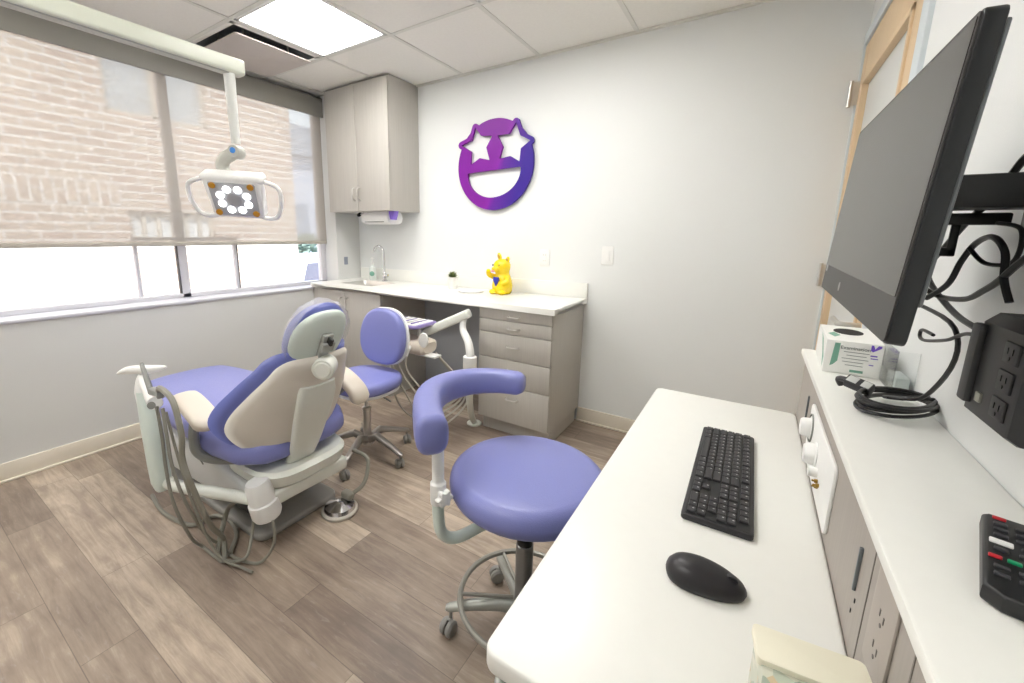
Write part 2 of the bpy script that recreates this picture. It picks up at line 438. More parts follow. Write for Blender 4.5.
bm = B(); box(bm, (XR-.012, DY0-.07, 0), (XR+.06, DY0, DZ+.05), .003); box(bm, (XR-.012, DY1, 0), (XR+.06, -.0, DZ+.05), .003); box(bm, (XR-.012, DY0, DZ), (XR+.06, DY1, DZ+.05), .003)
obj('door_frame', bm, FRAMEM, d)
for z in (1.93, 1.10, .3):
    bm = B(); lathe(bm, [(.0, -.058), (.008, -.056), (.008, -.02), (.007, -.019), (.007, .019), (.008, .02), (.008, .056), (0, .058)], (XR-.034, DY1-.006, z), 12)
    box(bm, (XR-.034, DY1-.008, z-.05), (XR-.003, DY1-.004, z+.05)); obj('hinge', bm, STEEL, d)
bm = B(); tube(bm, [(xf+.005, DY0+.06, 1.0), (xf-.05, DY0+.06, 1.0), (xf-.055, DY0+.09, 1.0), (xf-.055, DY0+.18, 1.0)], .009, 10); obj('door_handle', bm, STEEL, d)

# ================================================================== OUTSIDE
BR = brick_mat()
bld = thing('brick_building', 'pale sunlit brick building outside beyond the window and screen shade', 'building', (-2.9, -2, -.8))
WD = [(-1.02, -.56, 2.48, 3.2), (-.50, -.06, 2.48, 3.2), (-.95, -.10, 1.17, 1.50)]
bm = B(); X0, X1 = -2.9, -2.5
# wall with the window openings cut by tiling the wall around them
ys = sorted({-9., 1.02, *[a for q in WD for a in q[:2]]}); zs = sorted({-.8, 6., *[a for q in WD for a in q[2:]]})
for a, b in zip(ys, ys[1:]):
    for c, e in zip(zs, zs[1:]):
        my, mz = (a+b)/2, (c+e)/2
        if any(q[0] < my < q[1] and q[2] < mz < q[3] for q in WD): continue
        box(bm, (X0, a, c), (X1, b, e))
obj('brick_wall', bm, BR, bld)
PANE = mat('daylit_pane', (176, 180, 184), .3); LINT = mat('stone_trim', (206, 196, 184), .8)
for q in WD:
    bm = B(); f_ = .035
    box(bm, (X1-.12, q[0], q[2]), (X1-.05, q[0]+f_, q[3])); box(bm, (X1-.12, q[1]-f_, q[2]), (X1-.05, q[1], q[3]))
    box(bm, (X1-.12, q[0], q[2]), (X1-.05, q[1], q[2]+f_)); box(bm, (X1-.12, q[0], q[3]-f_*1.6), (X1-.05, q[1], q[3]))
    n = 1 if q[3]-q[2] > .5 else 6
    for i in range(1, n): y = q[0]+(q[1]-q[0])*i/n; box(bm, (X1-.12, y-.018, q[2]), (X1-.05, y+.018, q[3]))
    fo = obj('window_frame', bm, LINT, bld)
    bm = B(); box(bm, (X1-.1, q[0], q[2]), (X1-.09, q[1], q[3])); obj('pane', bm, PANE if q[3] > 2 else mat('bright_pane', (236, 238, 240), .2), fo)
bm = B(); box(bm, (X1-.01, -9, 1.54), (X1+.006, -1.0, 1.755)); sc_ = obj('soldier_course', bm, None, bld); sc_.data.materials.clear(); sc_.data.materials.append(brick_mat(True))
bm = B(); box(bm, (-14, -12, -.9), (-.3, 14, -.8)); obj('floor_outside', bm, mat('pale_pavement', (206, 204, 200), .9), kind='structure')
# second, farther block and shrubs, parked car
fb = thing('distant_house', 'pale blue-grey house far outside to the right of the brick building', 'building', (-9, 7, -.8))
bm = B(); box(bm, (-11, 4.0, -.8), (-9, 14, 3.6)); obj('house_wall', bm, mat('pale_siding', (196, 200, 216), .8), fb)
bm = B(); prism(bm, [(-11.3, 3.6), (-8.7, 3.6), (-10, 4.8)], -14.2, -3.8, M=axes((0, 0, 0), (1, 0, 0), (0, 0, 1), (0, -1, 0))); obj('roof', bm, mat('grey_shingle', (150, 152, 160), .9), fb)
for y in (5.0, 7.0, 9.0):
    bm = B(); box(bm, (-9.02, y, 1.0), (-8.97, y+.8, 2.2)); obj('window', bm, mat('far_pane', (150, 160, 180), .2), fb)
def shrub(x, y, h, lab):
    t = thing('shrub', lab, 'shrub', (x, y, -.8))
    bm = B(); rnd = random.Random(int(x*100+y*10))
    for i in range(520):
        a = rnd.uniform(0, 2*PI); rr = rnd.random()**.5; zz = rnd.random()
        c = Vector((x+math.cos(a)*rr*.55*(1-.3*zz), y+math.sin(a)*rr*.75*(1-.3*zz), -.8+h*(.25+.75*zz)))
        n = Vector((rnd.gauss(0, 1), rnd.gauss(0, 1), rnd.gauss(0, 1))).normalized(); a1 = n.orthogonal()*.09; a2 = n.cross(a1)*.6
        bm.faces.new([bm.verts.new(c+k) for k in (a1, a2, -a1, -a2)])
    obj('foliage', bm, mat('grey_green_leaf', (128, 144, 132), .8), t)
    bm = B()
    for k in range(5): tube(bm, [(x, y, -.8), (x+rnd.uniform(-.1, .1), y+rnd.uniform(-.1, .1), -.8+h*.4), (x+rnd.uniform(-.4, .4), y+rnd.uniform(-.5, .5), -.8+h*.9)], [.03, .008], 6, 4)
    obj('stem', bm, mat('bark', (110, 96, 84), .9), t)
shrub(-6.2, 3.5, 2.0, 'grey-green shrub outside above the left end of the parked car')
shrub(-6.4, 5.2, 2.05, 'grey-green shrub outside behind the right end of the parked car')
car = thing('parked_car', 'white parked car outside in the right end of the window', 'car', (-4.2, 2.6, -.8))
CARW = mat('car_paint', (236, 236, 238), .25, coat=.5); cy0, cy1 = 1.50, 5.2
side = [(cy0, -.55), (cy0, .02), (cy0+.75, .12), (cy0+.35, .12), (cy0+.3, .14), (cy0+.62, .60), (cy0+2.0, .62), (cy0+2.7, .16), (cy1, .05), (cy1, -.55)]
side = [(cy0, -.55), (cy0, .36), (cy0+.08, .42), (cy0+.22, .84), (cy0+2.0, .88), (cy0+2.7, .42), (cy1, .30), (cy1, -.55)]
bm = B(); prism(bm, side, -1.6, 0, M=axes((-5.0, 0, 0), (0, 1, 0), (0, 0, 1), (-1, 0, 0)).inverted().inverted() @ Matrix.Translation((0, 0, 0)), bev=.05, seg=3)
obj('body', bm, CARW, car)
bm = B(); prism(bm, [(cy0+.18, .45), (cy0+.28, .76), (cy0+1.1, .79), (cy0+1.1, .45)], 0, .02, M=axes((-3.41, 0, 0), (0, 1, 0), (0, 0, 1), (1, 0, 0)))
prism(bm, [(cy0+1.18, .45), (cy0+1.18, .79), (cy0+1.9, .80), (cy0+2.45, .45)], 0, .02, M=axes((-3.41, 0, 0), (0, 1, 0), (0, 0, 1), (1, 0, 0)))
obj('side_window', bm, mat('car_glass', (90, 88, 104), .1), car)
for y in (cy0+.7, cy1-.65):
    bm = B(); lathe(bm, [(0, 0), (.3, .01), (.32, .06), (.32, .16), (.3, .2), (0, .2)], (-3.55, y, -.48), 24, ax=(1, 0, 0)); obj('wheel', bm, BLACK, car)

# ================================================================== SHADE
sh = thing('roller_shade', 'beige see-through roller shade half lowered over the wide window', 'window shade', (-.12, -1.9, 1.19))
bm = B(); box(bm, (-.105, WY0+.01, 2.243), (-.09, WY1-.002, 2.393), .002); box(bm, (-.155, WY0+.01, 2.385), (-.09, WY1-.002, 2.393), .001)
box(bm, (-.095, WY0+.01, 2.243), (-.155, WY1-.002, 2.25)) if False else None
obj('cassette', bm, mat('taupe_cassette', (146, 144, 137), .5), sh)
bm = B(); tube(bm, [(-.135, WY0+.03, 2.33), (-.135, WY1-.02, 2.33)], .028, 16, curve=False); obj('roller_tube', bm, GREYL, sh)
bm = B(); bm.faces.new([bm.verts.new(p) for p in ((-.122, WY0+.015, 1.2), (-.122, WY1-.012, 1.2), (-.122, WY1-.012, 2.33), (-.122, WY0+.015, 2.33))]); obj('fabric', bm, shade_mat(), sh)
bm = B(); box(bm, (-.127, WY0+.015, 1.186), (-.117, WY1-.012, 1.212), .004, 3); obj('hem_bar', bm, mat('hem_bar_metal', (176, 170, 160), .5), sh)

# ================================================================== CEILING THINGS
PANELM = emit('light_diffuser', (255, 253, 248), PANEL_EMIT)
def panel(i, j, lab, grp='square ceiling light panels'):
    x0, y0, x1, y1 = tile_rect(i, j); t = thing('ceiling_light', lab, 'ceiling light', ((x0+x1)/2, (y0+y1)/2, H), 0, grp)
    bm = B(); e = .014; f = .02
    for a, b in (((x0+e, y0+e), (x1-e, y0+e+f)), ((x0+e, y1-e-f), (x1-e, y1-e)), ((x0+e, y0+e), (x0+e+f, y1-e)), ((x1-e-f, y0+e), (x1-e, y1-e))): box(bm, (*a, H-.004), (*b, H+.05), .001)
    box(bm, (x0+e, y0+e, H+.05), (x1-e, y1-e, H+.06)); obj('frame', bm, WHITEP, t)
    bm = B(); box(bm, (x0+e+f, y0+e+f, H+.002), (x1-e-f, y1-e-f, H+.008)); obj('diffuser', bm, PANELM, t)
panel(1, 1, 'square glowing ceiling light panel next to the air diffuser')
panel(3, 1, 'square ceiling light panel above the counter end, cut off by the top of the photo')
panel(3, 4, 'square ceiling light panel behind the camera over the desk side')
panel(0, 4, 'square ceiling light panel behind the camera on the window side')
x0, y0, x1, y1 = tile_rect(0, 1)
t = thing('air_diffuser', 'square ceiling air diffuser with a dropped flat plaque beside the lit panel', 'air vent', ((x0+x1)/2, (y0+y1)/2, H))
bm = B(); e = .012; f = .03
for a, b in (((x0+e, y0+e), (x1-e, y0+e+f)), ((x0+e, y1-e-f), (x1-e, y1-e)), ((x0+e, y0+e), (x0+e+f, y1-e)), ((x1-e-f, y0+e), (x1-e, y1-e))): box(bm, (*a, H-.003), (*b, H+.004), .001)
obj('frame', bm, TILE, t)
bm = B(); q = bmesh.new(); rr = [( .0, e+f), (.10, e+f+.1)]
loft(bm, [[(x0+e+f, y0+e+f, H), (x1-e-f, y0+e+f, H), (x1-e-f, y1-e-f, H), (x0+e+f, y1-e-f, H)], [(x0+.12, y0+.12, H+.11), (x1-.12, y0+.12, H+.11), (x1-.12, y1-.12, H+.11), (x0+.12, y1-.12, H+.11)]], cap=False)
bm.faces.new([bm.verts.new(p) for p in [(x0+.12, y0+.12, H+.11), (x1-.12, y0+.12, H+.11), (x1-.12, y1-.12, H+.11), (x0+.12, y1-.12, H+.11)]]); q.free()
obj('housing', bm, mat('diffuser_throat', (120, 126, 130), .7), t)
bm = B(); prism(bm, rrect(x0+.058, y0+.058, x1-.058, y1-.058, .02), H-.036, H-.028, bev=.002)
obj('plaque', bm, mat('diffuser_plaque', (196, 188, 182), .7), t)
for sx in (.16, T-.16):
    for sy in (.16, T-.16): bm = B(); lathe(bm, [(.006, 0), (.006, .14)], (x0+sx, y0+sy, H-.029), 8); obj('hanger', bm, GREYL, t)

# ================================================================== UPPER CABINET
t = thing('upper_cabinet', 'tall taupe two-door wall cabinet hanging in the corner above the sink', 'cabinet', (.39, -.17, 1.455))
cx0, cx1, cyf, cz = .035, .747, -.34, 1.455
bm = B(); box(bm, (cx0, cyf+.02, cz), (cx1, -.001, H-.006), .001); obj('body', bm, LAM, t)
for k, (a, b) in enumerate(((cx0, .389), (.392, cx1-.0))):
    bm = B(); box(bm, (a+.001, cyf, cz+.001), (b-.001, cyf+.018, H-.02), .001); dd = obj('door', bm, LAM, t)
    hx = .392+(-.028 if k == 0 else .028)
    bm = B(); tube(bm, [(hx, cyf, cz+.085), (hx, cyf-.028, cz+.095), (hx, cyf-.032, cz+.14), (hx, cyf-.028, cz+.175), (hx, cyf, cz+.185)], .0045, 8); obj('handle', bm, STEEL, dd)
# under the cabinet
t = thing('paper_towel_dispenser', 'white rounded dispenser mounted beneath the upper cabinet', 'dispenser', (.5, -.2, 1.44))
bm = B()
loft(bm, [[(.36+.30*s_, -.20+a*.085, 1.404+b*.05) for a, b in superell(1, 1, 2.6, 20)] for s_ in (0, .03, .97, 1)]); box(bm, (.38, -.27, 1.43), (.64, -.13, 1.4545), .004); obj('housing', bm, WHITEP, t)
bm = B(); box(bm, (.40, -.288, 1.37), (.62, -.282, 1.376), .002); obj('slot', bm, GREYP, t)
bm = B(); prism(bm, [(.672, 1.39), (.70, 1.388), (.722, 1.4545), (.655, 1.4545)], 0, .05, M=axes((0, -.22, 0), (1, 0, 0), (0, 0, 1), (0, -1, 0)), bev=.004)
tag(obj('tissue_pack', bm, mat('violet_plastic', (140, 110, 220), .4)), 'small violet pack hanging under the right end of the upper cabinet', 'pack')
bm = B(); tube(bm, [(.26, -.2, 1.454), (.255, -.23, 1.435), (.29, -.25, 1.425), (.31, -.25, 1.43)], .008, 8); tag(obj('hook', bm, BLACK), 'small dark hook under the left side of the upper cabinet', 'hook')

# ================================================================== WALL EMBLEM (star-eyed grinning face)
def emblem():
    t = thing('wall_sign', 'purple grinning face sign with two star eyes on the back wall', 'sign', (1.478, -.01, 1.458))
    m = bpy.data.materials.new('purple_blue_sheen'); m.use_nodes = True; nt = m.node_tree; N = nt.nodes; L = nt.links
    b = N['Principled BSDF']; tc = N.new('ShaderNodeTexCoord'); sp = N.new('ShaderNodeSeparateXYZ'); L.new(tc.outputs['Object'], sp.inputs[0])
    # sheen painted into the colour as a violet-to-indigo blend across the face
    ad = N.new('ShaderNodeMath'); ad.operation = 'MULTIPLY_ADD'; L.new(sp.outputs['Z'], ad.inputs[0]); ad.inputs[1].default_value = -.35
    L.new(sp.outputs['X'], ad.inputs[2])
    nz = N.new('ShaderNodeTexNoise'); nz.inputs['Scale'].default_value = 3; L.new(tc.outputs['Object'], nz.inputs['Vector'])
    a2 = N.new('ShaderNodeMath'); a2.operation = 'MULTIPLY_ADD'; L.new(nz.outputs['Fac'], a2.inputs[0]); a2.inputs[1].default_value = .25; L.new(ad.outputs[0], a2.inputs[2])
    r = N.new('ShaderNodeValToRGB'); e = r.color_ramp.elements
    e[0].position = .0; e[0].color = (*lin((126, 34, 150)), 1); e[1].position = .26; e[1].color = (*lin((62, 40, 142)), 1)
    q = e.new(.05); q.color = (*lin((132, 38, 160)), 1); q = e.new(.10); q.color = (*lin((96, 40, 150)), 1)
    L.new(a2.outputs[0], r.inputs[0]); L.new(r.outputs[0], b.inputs['Base Color']); b.inputs['Roughness'].default_value = .4; b.inputs['Specular IOR Level'].default_value = .2
    # image-measured star centres and tips, wall coordinates (x, z)
    cx, cz_, rx, rz_ = 1.475, 1.768, .312, .312
    def star(c, R, r_, a0, grow=0):
        o = []
        for i in range(10):
            a = a0+i*PI/5; rr = R if i % 2 == 0 else r_
            o.append(Vector((c[0]+rr*math.cos(a), c[1]+rr*math.sin(a))))
        return o
    sL = [Vector(p) for p in [(1.312, 2.040), (1.362, 1.978), (1.457, 1.967), (1.409, 1.893), (1.438, 1.806), (1.354, 1.826), (1.273, 1.784), (1.276, 1.878), (1.190, 1.930), (1.281, 1.957)]]
    sR = [Vector(p) for p in [(1.645, 2.035), (1.681, 1.945), (1.758, 1.905), (1.688, 1.861), (1.680, 1.775), (1.606, 1.818), (1.519, 1.808), (1.545, 1.887), (1.498, 1.966), (1.592, 1.965)]]
    # signed distance helpers
    def inpoly(p, poly):
        c = False; n = len(poly)
        for i in range(n):
            a, b_ = poly[i], poly[i-1]
            if (a.y > p.y) != (b_.y > p.y) and p.x < (b_.x-a.x)*(p.y-a.y)/(b_.y-a.y)+a.x: c = not c
        return c
    def dpoly(p, poly):
        d_ = 9
        for i in range(len(poly)):
            a, b_ = poly[i-1], poly[i]; ab = b_-a; tt = max(0, min(1, (p-a).dot(ab)/ab.dot(ab))); d_ = min(d_, (p-a-ab*tt).length)
        return -d_ if inpoly(p, poly) else d_
    mouth = []
    for i in range(25):
        a = PI+PI*i/24; mouth.append(Vector((cx-.005+.21*math.cos(a), 1.722+.165*math.sin(a)+.008*math.cos(a))))
    def sdf(p):     # solid part: >0 outside
        body = (Vector(((p.x-cx)/rx, (p.y-cz_)/rz_)).length-1)*rz_
        dl, dr = dpoly(p, sL), dpoly(p, sR)
        out = min(body, dl-.026, dr-.026)
        return max(out, -dl, -dr, -(dpoly(p, mouth)-.012))
    # marching squares on a fine grid, then extruded
    n0 = 150; X_0, X_1, Z_0, Z_1 = 1.10, 1.86, 1.42, 2.16; hx = (X_1-X_0)/n0; hz = (Z_1-Z_0)/n0
    V = [[sdf(Vector((X_0+i*hx, Z_0+j*hz))) for j in range(n0+1)] for i in range(n0+1)]
    bm = B(); cache = {}
    def vt(k, x, z):
        if k not in cache: cache[k] = bm.verts.new((x, -.03, z))
        return cache[k]
    for i in range(n0):
        for j in range(n0):
            cs = [(i, j), (i+1, j), (i+1, j+1), (i, j+1)]; poly = []
            for q_ in range(4):
                a, b_ = cs[q_], cs[(q_+1) % 4]; va, vb = V[a[0]][a[1]], V[b_[0]][b_[1]]
                if va < 0: poly.append(vt(a, X_0+a[0]*hx, Z_0+a[1]*hz))
                if (va < 0) != (vb < 0):
                    s_ = va/(va-vb); k = tuple(sorted((a, b_)))
                    poly.append(vt(('e', k), X_0+(a[0]+(b_[0]-a[0])*s_)*hx, Z_0+(a[1]+(b_[1]-a[1])*s_)*hz))
            pp = []
            for v in poly:
                if v not in pp: pp.append(v)
            if len(pp) > 2:
                try: bm.faces.new(pp)
                except ValueError: pass
    fs = bm.faces[:]
    ex = bmesh.ops.extrude_face_region(bm, geom=fs)
    for v in [g_ for g_ in ex['geom'] if isinstance(g_, bmesh.types.BMVert)]: v.co.y += .018
    bmesh.ops.dissolve_limit(bm, angle_limit=.002, verts=bm.verts[:], edges=bm.edges[:])
    obj('face', bm, m, t, sharp=30)
    for x, z in ((1.19, 1.75), (1.76, 1.75), (1.478, 2.05), (1.478, 1.5)): bm = B(); lathe(bm, [(.008, 0), (.008, .0125)], (x, 0, z), 10, ax=(0, -1, 0)); obj('standoff', bm, STEEL, t)
emblem()

# ================================================================== COUNTER WALL
CT = .869; CYF = -.55; DX0, DX1, DYF = 1.69, 2.185, -.53
# countertop with a sink cut-out
SX0, SX1, SY0, SY1 = .20, .60, -.42, -.13
t = thing('countertop', 'long white countertop with backsplash along the back wall', 'countertop', (1.1, -.27, CT-.035))
bm = B()
xs_ = [0.001, SX0, SX1, DX1+.02]; ys_ = [CYF, SY0, SY1, -.001]
for i in range(3):
    for j in range(3):
        if i == 1 and j == 1: continue
        box(bm, (xs_[i], ys_[j], CT-.035), (xs_[i+1], ys_[j+1], CT))
bmesh.ops.remove_doubles(bm, verts=bm.verts[:], dist=1e-5)
obj('slab', bm, COUNTER, t)
bm = B(); box(bm, (.02, -.02, CT), (DX1+.02, -.001, CT+.1), .002); box(bm, (.001, CYF+.3, CT), (.02, -.001, CT+.1), .002) if False else None
obj('backsplash', bm, COUNTER, t)
t = thing('sink', 'small undermount steel basin set in the white counter by the window', 'sink', (.4, -.27, CT-.18))
bm = B()
def rr3(x0, y0, x1, y1, r, z): return [(x, y, z) for x, y in rrect(x0, y0, x1, y1, r, 5)]
loft(bm, [rr3(SX0, SY0, SX1, SY1, .03, CT-.002), rr3(SX0+.003, SY0+.003, SX1-.003, SY1-.003, .03, CT-.01), rr3(SX0+.012, SY0+.012, SX1-.012, SY1-.012, .045, CT-.15), rr3(SX0+.05, SY0+.05, SX1-.05, SY1-.05, .05, CT-.165)], cap=False)
bm.faces.new([bm.verts.new(p) for p in rr3(SX0+.05, SY0+.05, SX1-.05, SY1-.05, .05, CT-.165)])
obj('basin', bm, STEEL, t)
bm = B(); lathe(bm, [(0, .004), (.02, .004), (.026, .001), (.026, -.01)], (.4, -.275, CT-.163), 20); obj('drain', bm, CHROME, t)
t = thing('faucet', 'chrome gooseneck faucet standing behind the sink', 'faucet', (.40, -.085, CT))
bm = B(); lathe(bm, [(.026, 0), (.026, .006), (.018, .012), (.018, .07), (.014, .078)], (.40, -.085, CT), 20)
tube(bm, [(.40, -.085, CT+.07), (.40, -.085, CT+.20), (.395, -.088, CT+.27), (.36, -.10, CT+.305), (.325, -.115, CT+.285), (.315, -.12, CT+.255)], .0095, 12)
obj('spout', bm, CHROME, t)
bm = B(); tube(bm, [(.41, -.088, CT+.05), (.44, -.10, CT+.055), (.475, -.115, CT+.06)], [.010, .007], 10); lathe(bm, [(0, -.03), (.015, -.028), (.015, .028), (0, .03)], (.418, -.09, CT+.05), 16, ax=(1, -.2, 0)); obj('lever', bm, CHROME, t)
t = thing('soap_bottle', 'clear soap pump bottle with round green label left of the faucet', 'bottle', (.27, -.09, CT))
SOAP = mat('milky_plastic', (228, 234, 230), .25)
bm = B(); lathe(bm, [(0, .002), (.028, 0), (.031, .006), (.031, .10), (.026, .12), (.012, .13), (.012, .14)], (.26, -.09, CT), 24); obj('bottle_body', bm, SOAP, t)
bm = B(); lathe(bm, [(0, 0), (.022, .001), (.022, .003), (0, .004)], (.278, -.1165, CT+.06), 20, ax=(.55, -.83, 0)); obj('sticker', bm, mat('green_print', (120, 170, 150), .5), t, label='round green label')
bm = B(); lathe(bm, [(.013, 0), (.013, .02), (.004, .021), (.004, .05), (.011, .051), (.011, .06), (0, .062)], (.26, -.09, CT+.138), 16); tube(bm, [(.26, -.09, CT+.195), (.275, -.115, CT+.195), (.28, -.125, CT+.188)], .004, 8); obj('pump', bm, WHITEP, t)
# plant
t = thing('potted_plant', 'tiny green plant in a white pot standing on the counter', 'plant', (1.19, -.14, CT))
bm = B(); lathe(bm, [(0, 0), (.030, 0), (.038, .085), (.040, .09), (.036, .09), (.034, .075), (0, .075)], (1.19, -.14, CT), 24); obj('pot', bm, WHITEP, t)
bm = B(); rnd = random.Random(3)
for i in range(130):
    a = rnd.uniform(0, 2*PI); el = rnd.uniform(.05, 1.5); L_ = rnd.uniform(.035, .06)
    d_ = Vector((math.cos(a)*math.cos(el), math.sin(a)*math.cos(el), math.sin(el))); c = Vector((1.19, -.14, CT+.083)); s_ = d_.cross(Vector((0, 0, 1))).normalized()*.006
    c2 = c+d_*L_; mid = c+d_*L_*.6
    bm.faces.new([bm.verts.new(p) for p in (c, mid+s_, c2, mid-s_)])
obj('foliage', bm, mat('moss_leaf', (120, 134, 84), .7), t)
# white round dish on the counter
bm = B(); lathe(bm, [(0, .004), (.07, .002), (.09, 0), (.1, .008), (.098, .012), (.088, .006), (0, .008)], (1.40, -.20, CT), 40)
tag(obj('white_dish', bm, WHITEP), 'flat white dish on the counter between plant and yellow figurine', 'dish')

# yellow figurine (seated, one paw raised)
t = thing('yellow_figurine', 'glossy yellow seated animal figurine on the white counter', 'figurine', (1.635, -.15, CT+.0005), math.radians(-8))
FIG = t
def loc_obj(name, bm, m, t_, **k): return obj(name, bm, m, t_, keep=True, **k)
bm = B()
prof = [(0, 0, 0, 0), (.050, .042, .002, 0), (.062, .052, .02, 0), (.063, .055, .05, 0), (.058, .050, .08, 0), (.050, .043, .105, 0), (.042, .038, .12, 0), (.043, .042, .135, -.004), (.050, .048, .155, -.006), (.050, .048, .175, -.006), (.040, .038, .195, -.004), (.02, .02, .207, 0)]
rings = []
for a, b_, z, dy in prof[1:]: rings.append([(x, y+dy, z) for x, y in superell(a, b_, 2.2, 28)])
loft(bm, rings)
ellipsoid(bm, (-.012, -.052, .150), (.026, .022, .018))     # muzzle
for sx in (-1, 1): ellipsoid(bm, (sx*.032, -.045, .014), (.022, .03, .016))   # feet
tube(bm, [(.045, -.02, .10), (.06, -.04, .08), (.04, -.055, .065)], [.018, .014], 12, 6)
tube(bm, [(-.045, -.02, .10), (-.062, -.05, .115), (-.055, -.065, .14)], [.018, .013], 12, 6)
loc_obj('body', bm, YELLOW, t)
for sx, zt in ((-1, .235), (1, .215)):
    bm = B(); M_ = Matrix.Translation((sx*.034 - (.0 if sx > 0 else -.01), 0, zt-.015)) @ Matrix.Rotation(sx*.35, 4, 'Y')
    ellipsoid(bm, (0, 0, 0), (.014, .010, .024)); bm.transform(M_); e_ = loc_obj('ear', bm, YELLOW, t)
    bm = B(); ellipsoid(bm, (0, -.008, 0), (.009, .004, .014)); bm.transform(M_); loc_obj('inner_ear', bm, mat('ochre_paint', (196, 160, 30), .4), e_)
bm = B(); prism(bm, [(-.018, .102), (.018, .102), (.020, .085), (.0, .048), (-.020, .085)], 0, .012, M=axes((-.004, -.050, 0), (1, 0, 0), (0, 0, 1), (0, -1, 0)), bev=.002); loc_obj('bib', bm, BLUE, t, label='dark blue shield-shaped patch')
bm = B(); ellipsoid(bm, (-.018, -.070, .138), (.014, .006, .006)); loc_obj('mouth', bm, mat('pink_paint', (224, 150, 130), .5), t)
bm = B(); ellipsoid(bm, (.056, -.03, .085), (.008, .012, .014)); loc_obj('paw_mark', bm, mat('brown_paint', (90, 70, 40), .5), t)
bm = B()
for sx in (-.035, .012): ellipsoid(bm, (sx, -.050, .172), (.004, .004, .006))
loc_obj('eye', bm, BLACK, t)
FIG.scale = (1.2, 1.15, 1.18)

# base cabinets
def cabinet_handle(x, y, z, par, horiz=True, L_=.075):
    bm = B(); h = L_/2
    if horiz: tube(bm, [(x-h, y, z), (x-h+.004, y-.02, z), (x-h*.5, y-.027, z), (x+h*.5, y-.027, z), (x+h-.004, y-.02, z), (x+h, y, z)], .005, 8)
    else: tube(bm, [(x, y, z-h), (x, y-.02, z-h+.004), (x, y-.027, z-h*.5), (x, y-.027, z+h*.5), (x, y-.02, z+h-.004), (x, y, z+h)], .005, 8)
    return obj('handle', bm, STEEL, par)
t = thing('sink_cabinet', 'taupe two-door base cabinet under the sink by the window', 'cabinet', (.4, -.27, 0))
bm = B(); box(bm, (.001, DYF+.02, .1), (.018, -.001, CT-.036)); box(bm, (.788, DYF+.02, .1), (.806, -.001, CT-.036)); box(bm, (.018, DYF+.02, .1), (.788, -.001, .118)); box(bm, (.018, -.01, .118), (.788, -.001, CT-.036))
box(bm, (.001, -.45, 0), (.806, -.001, .1)); obj('body', bm, [LAM], t)
for k, (a, b_) in enumerate(((.003, .402), (.405, .804))):
    bm = B(); box(bm, (a, DYF, .105), (b_, DYF+.018, CT-.04), .001); dd = obj('door', bm, LAM, t)
    cabinet_handle(.4035+(-.035 if k == 0 else .035), DYF, .72, dd, False, .11)
bm = B(); box(bm, (.806, -.02, .0), (DX0, -.001, CT-.036)); tag(obj('knee_panel', bm, mat('blue_grey_panel', (176, 180, 186), .6)), 'blue-grey panel closing the knee space between the two base cabinets', 'panel')
t = thing('drawer_cabinet', 'taupe five-drawer base cabinet at the right end of the counter', 'cabinet', (1.94, -.27, 0))
bm = B(); box(bm, (DX0, DYF+.02, .1), (DX1, -.001, CT-.036), .001); box(bm, (DX0, -.46, 0), (DX1-.015, -.023, .1))
obj('body', bm, LAM, t)
zz = [CT-.038, .765, .682, .52, .345, .108]
for k in range(5):
    bm = B(); box(bm, (DX0+.002, DYF, zz[k+1]+.002), (DX1-.001, DYF+.018, zz[k]-.002), .0012); dd = obj('drawer', bm, LAM, t)
    z = (zz[k]+zz[k+1])/2 if k < 2 else zz[k]-.075
    if k == 3: z = zz[k]-.06
    cabinet_handle(1.94, DYF, z+(-.004 if k < 2 else 0), dd)

# outlets and switch on back wall
def wall_plate(name, lab, cat, x, z, w_, h_, kindp):
    t = thing(name, lab, cat, (x, 0, z))
    bm = B(); prism(bm, rrect(x-w_/2, z-h_/2, x+w_/2, z+h_/2, .006), 0, .006, M=axes((0, 0, 0), (1, 0, 0), (0, 0, 1), (0, -1, 0)), bev=.002); obj('plate', bm, WHITEP, t)
    if kindp == 'outlet':
        for dz in (-.02, .02):
            bm = B(); prism(bm, rrect(x-.016, z+dz-.014, x+.016, z+dz+.014, .008), .006, .009, M=axes((0, 0, 0), (1, 0, 0), (0, 0, 1), (0, -1, 0))); s_ = obj('socket', bm, WHITEP, t)
            bm = B(); box(bm, (x-.008, -.0095, z+dz-.004), (x-.006, -.0088, z+dz+.005)); box(bm, (x+.006, -.0095, z+dz-.004), (x+.008, -.0088, z+dz+.004)); obj('slot', bm, GREYP, s_)
    else:
        bm = B(); box(bm, (x-.016, -.009, z-.033), (x+.016, -.005, z+.033), .002); obj('rocker', bm, WHITEP, t)
wall_plate('wall_outlet', 'white double outlet on the back wall above the yellow figurine', 'outlet', 1.885, 1.125, .075, .115, 'outlet')
wall_plate('light_switch', 'white rocker light switch on the bare back wall right of the counter', 'switch', 2.318, 1.155, .075, .118, 'switch')
bm = B(); box(bm, (-.001, -.19, 1.0), (.006, -.15, 1.07), .002); tag(obj('window_pier_outlet', bm, mat('grey_outlet', (140, 146, 160), .4)), 'small grey outlet plate on the wall beside the window end', 'outlet')

# ================================================================== DENTAL CHAIR
yc = -1.73
ch = thing('dental_chair', 'periwinkle blue reclining dental chair with white shell seen from behind', 'dental chair', (1.15, yc, 0))
bm = B(); prism(bm, rrect(.62, yc-.20, 1.53, yc+.20, .05), 0, .035, bev=.012, seg=3); obj('base_plate', bm, mat('base_grey', (150, 148, 144), .4), ch)
bm = B(); box(bm, (.70, yc-.15, .03), (1.38, yc+.15, .14), .02, 3); obj('pedestal', bm, mat('dark_bellows', (66, 66, 66), .6), ch)
